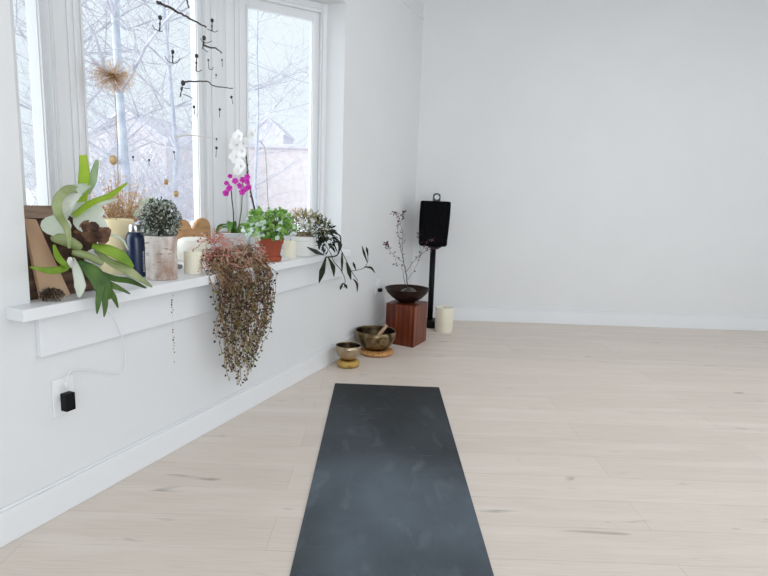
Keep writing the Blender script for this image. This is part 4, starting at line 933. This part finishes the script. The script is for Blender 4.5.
# terracotta pot with round leaved succulent
c = W(2.270, -.005, SZ)
t = thing('terracotta_plant', 'red terracotta pot and saucer with round bright green leaves on the sill', 'potted plant', tuple(c))
b = MB(); b.lathe(c, [(0, 0), (.050, 0), (.056, .004), (.060, .026), (.057, .027), (.052, .008), (0, .007)], 36); obj('saucer', b, M_terra, t, smoothf='auto')
b = MB(); b.lathe(c, [(0, .008), (.046, .008), (.060, .092), (.067, .093), (.071, .122), (.066, .124), (.060, .105), (0, .10)], 36); obj('pot', b, M_terra, t, smoothf='auto')
jc = c + UP * .175 + Vector((-.015, .0, .0)); rng = random.Random(3)
b = MB(); bm_ = MB(); sm_ = MB()
for i in range(430):
    while True:
        d = Vector((rng.uniform(-1, 1), rng.uniform(-1, 1), rng.uniform(-.55, 1)))
        if .2 < d.length < 1: break
    k_ = i % 6; q = jc + Vector(((-.085, .03, .0), (-.03, -.02, .045), (.03, -.03, -.02), (.085, .0, .02), (.03, .03, .05), (-.04, -.04, -.03))[k_]) + Vector((d.x * .072, d.y * .06, d.z * (.064 if k_ != 3 else .092))); n_ = Vector((rng.uniform(-.6, .6) + d.x * .5, rng.uniform(-1, .2) - .3, rng.uniform(.1, 1)))
    (bm_ if rng.random() < (.55 if k_ in (0, 5) else .18) else b).disc(q, n_, rng.uniform(.006, .0145), 9, .18, None, 1.2)
    if i % 4 == 0: pp, _ = smooth([c + UP * .10, c + UP * .13 + Vector((d.x * .04, d.y * .04, 0)), q], 1, 4); sm_.tube(pp, .002, 4)
obj('leaves', b, M_jade, t); obj('pale_leaves', bm_, M_mint, t); obj('stems', sm_, M_stemg, t)
b = MB(); q = c + Vector((.02, 0, .1)); b.tube([q, q + UP * .08, q + UP * .165], [.004, .0035, .003], 6); obj('dry_stalk', b, mat('brown_stalk', (.16, .09, .08), (.26, .17, .15), rough=.9), t)

# small candle and white pot with dry flowers and dark vine
candle('small_candle', tuple(W(2.066, -.010, SZ)), .036, .094, M_wax2, 'small ivory candle between the terracotta pot and the white pot', .004)
c = W(1.925, .0, SZ)
t = thing('white_pot_plant', 'white pot of olive leaves with a dark vine trailing right along the wall', 'potted plant', tuple(c))
b = MB(); b.lathe(c, [(0, 0), (.060, 0), (.064, .004), (.069, .085), (.074, .088), (.076, .112), (.071, .114), (.066, .10), (0, .095)], 40); obj('pot', b, M_cerw, t, smoothf='auto')
obj('leaves', bush(c + UP * .165 + Vector((.01, 0, 0)), .135, .09, .085, 420, .034, .008, 22, inner=.35, zmin=-.45), M_olive, t)
obj('straw_leaves', bush(c + UP * .19 + Vector((-.02, 0, 0)), .10, .075, .075, 150, .024, .010, 23, inner=.5, zmin=-.1), M_straw, t)
b = MB(); rng = random.Random(14)
for i in range(15): flower(b, c + Vector((rng.uniform(-.085, .055), rng.uniform(-.08, -.02), rng.uniform(.15, .245))), (rng.uniform(-.4, .4), -1, .4), rng.uniform(.010, .017), rng)
obj('flowers', b, M_petalw, t)
hm = bush(c + UP * .155 + Vector((.09, -.01, 0)), .075, .06, .06, 170, .030, .009, 24, inner=.3)
hm2 = bush(W(1.80, .085, SZ + .09), .05, .035, .075, 70, .040, .013, 25, .6, inner=.4); hm.add(hm2.v, hm2.f)
obj('dark_leaves', hm, M_hoya, t)
b = MB(); b.ball(c + UP * .11, .05, 1, 1, .6, 12, 8, .4, 6); obj('soil', b, M_soil, t)
vin = MB(); vlf = MB()
for k, st in (('hv1', None), ('hv2', None), ('hv3', None)):
    pts = [Vector(q) for q in P[k]]
    if k != 'hv3': pts = [c + Vector((.02, -.01, .11))] + pts
    pp, _ = smooth(pts, 1, 6); vin.tube(pp, [.0022] * (len(pp) - 1) + [.001], 5)
for i in range(1, 16):
    pts = P['hl%d' % i]; big = i in (1, 2, 3, 5, 11, 12); mx = .036 if i == 1 else .028 if big else .017
    vlf.ribbon(pts, [.004, mx, .002], Vector((.2, -1, .3)), .2)
for lo0, hi0 in (('hl11', 'hl12'),):
    pass
pp, _ = smooth([P['hl13'][0], P['hl13'][2], P['hl12'][2], P['hl2'][0], P['hl1'][0]], 1, 6); vin.tube(pp, .0045, 6)
obj('vine_stem', vin, M_hoya, t); obj('vine_leaves', vlf, M_hoya, t)

# ---------------------------------------------------------------- hanging mobile of twigs and seeds
t = thing('hanging_mobile', 'mobile of dark twigs and little black seeds hanging in the bay window', 'mobile', tuple(W(2.6, -.16, 2.289)))
def tw(key, r, m, nm='twig'):
    rng = random.Random(len(key) + ord(key[-1])); pp, _ = smooth(P[key], 1, 5); b = MB()
    b.tube([q + Vector((rng.uniform(-1, 1), rng.uniform(-1, 1), rng.uniform(-1, 1))) * r * .5 for q in pp], [r * (1.1 - .5 * i / len(pp)) for i in range(len(pp))], 6); return obj(nm, b, m, t)
tw('tw1', .0058, M_twig); tw('tw2', .0036, M_twig); tw('tw3', .0028, M_twigp); tw('tw4', .0042, M_twig); tw('tw5', .004, M_twig)
HK = {'p1': ['h1'], 'p2': ['h2'], 'p3': ['h3'], 'p4': ['h4'], 'p5': ['h5', 'h5b'], 'p6': ['h6'], 'p9': ['h9', 'h9b']}
BR = {'p1': .0085, 'p2': .008, 'p3': .0085, 'p4': .008, 'p5': .0095, 'p9': .0105, 'p10': .0065, 'p14': .0065, 'p11': .006, 'p12': .0065}
th = MB()
for i in range(1, 18):
    k = 'p%d' % i; pts = [Vector(q) for q in P[k]]; r_ = BR.get(k, .0045); b = MB()
    b.ball(pts[0], r_, 1, 1, 1.15, 10, 8); obj_r = .0024 if r_ > .007 else .0013
    b.tube([pts[0], pts[1], pts[2]], [obj_r * .8, obj_r, obj_r * 1.2], 5)
    if r_ > .007: b.ball(pts[1], r_ * .55, 1, 1, 1.3, 8, 6)
    for h_ in HK.get(k, []):
        pp, _ = smooth(P[h_], 1, 5); b.tube(pp, [.0013] + [.0017] * (len(pp) - 2) + [.0009], 5)
    o_ = obj('pendant', b, M_bead, t)
    if k == 'p10':
        b = MB(); rc = pts[2]; b.tube([rc + Vector((math.cos(a) * .011, 0, math.sin(a) * .011)) for a in [2 * math.pi * j / 16 for j in range(17)]], .0017, 5); obj('ring', b, M_steel, o_)
    th.tube([pts[0], Vector((pts[0].x, pts[0].y, 2.291))], .00045, 3, cap=False)
for k in ('tw1', 'tw2', 'tw3', 'tw4', 'tw5'):
    for q in (P[k][1], P[k][-2]): th.tube([Vector(q), Vector((q[0], q[1], 2.291))], .00045, 3, cap=False)
pp, _ = smooth(P['wire4'], 1, 5); th.tube(pp, .0012, 4)
obj('hanging_thread', th, M_thread, t)
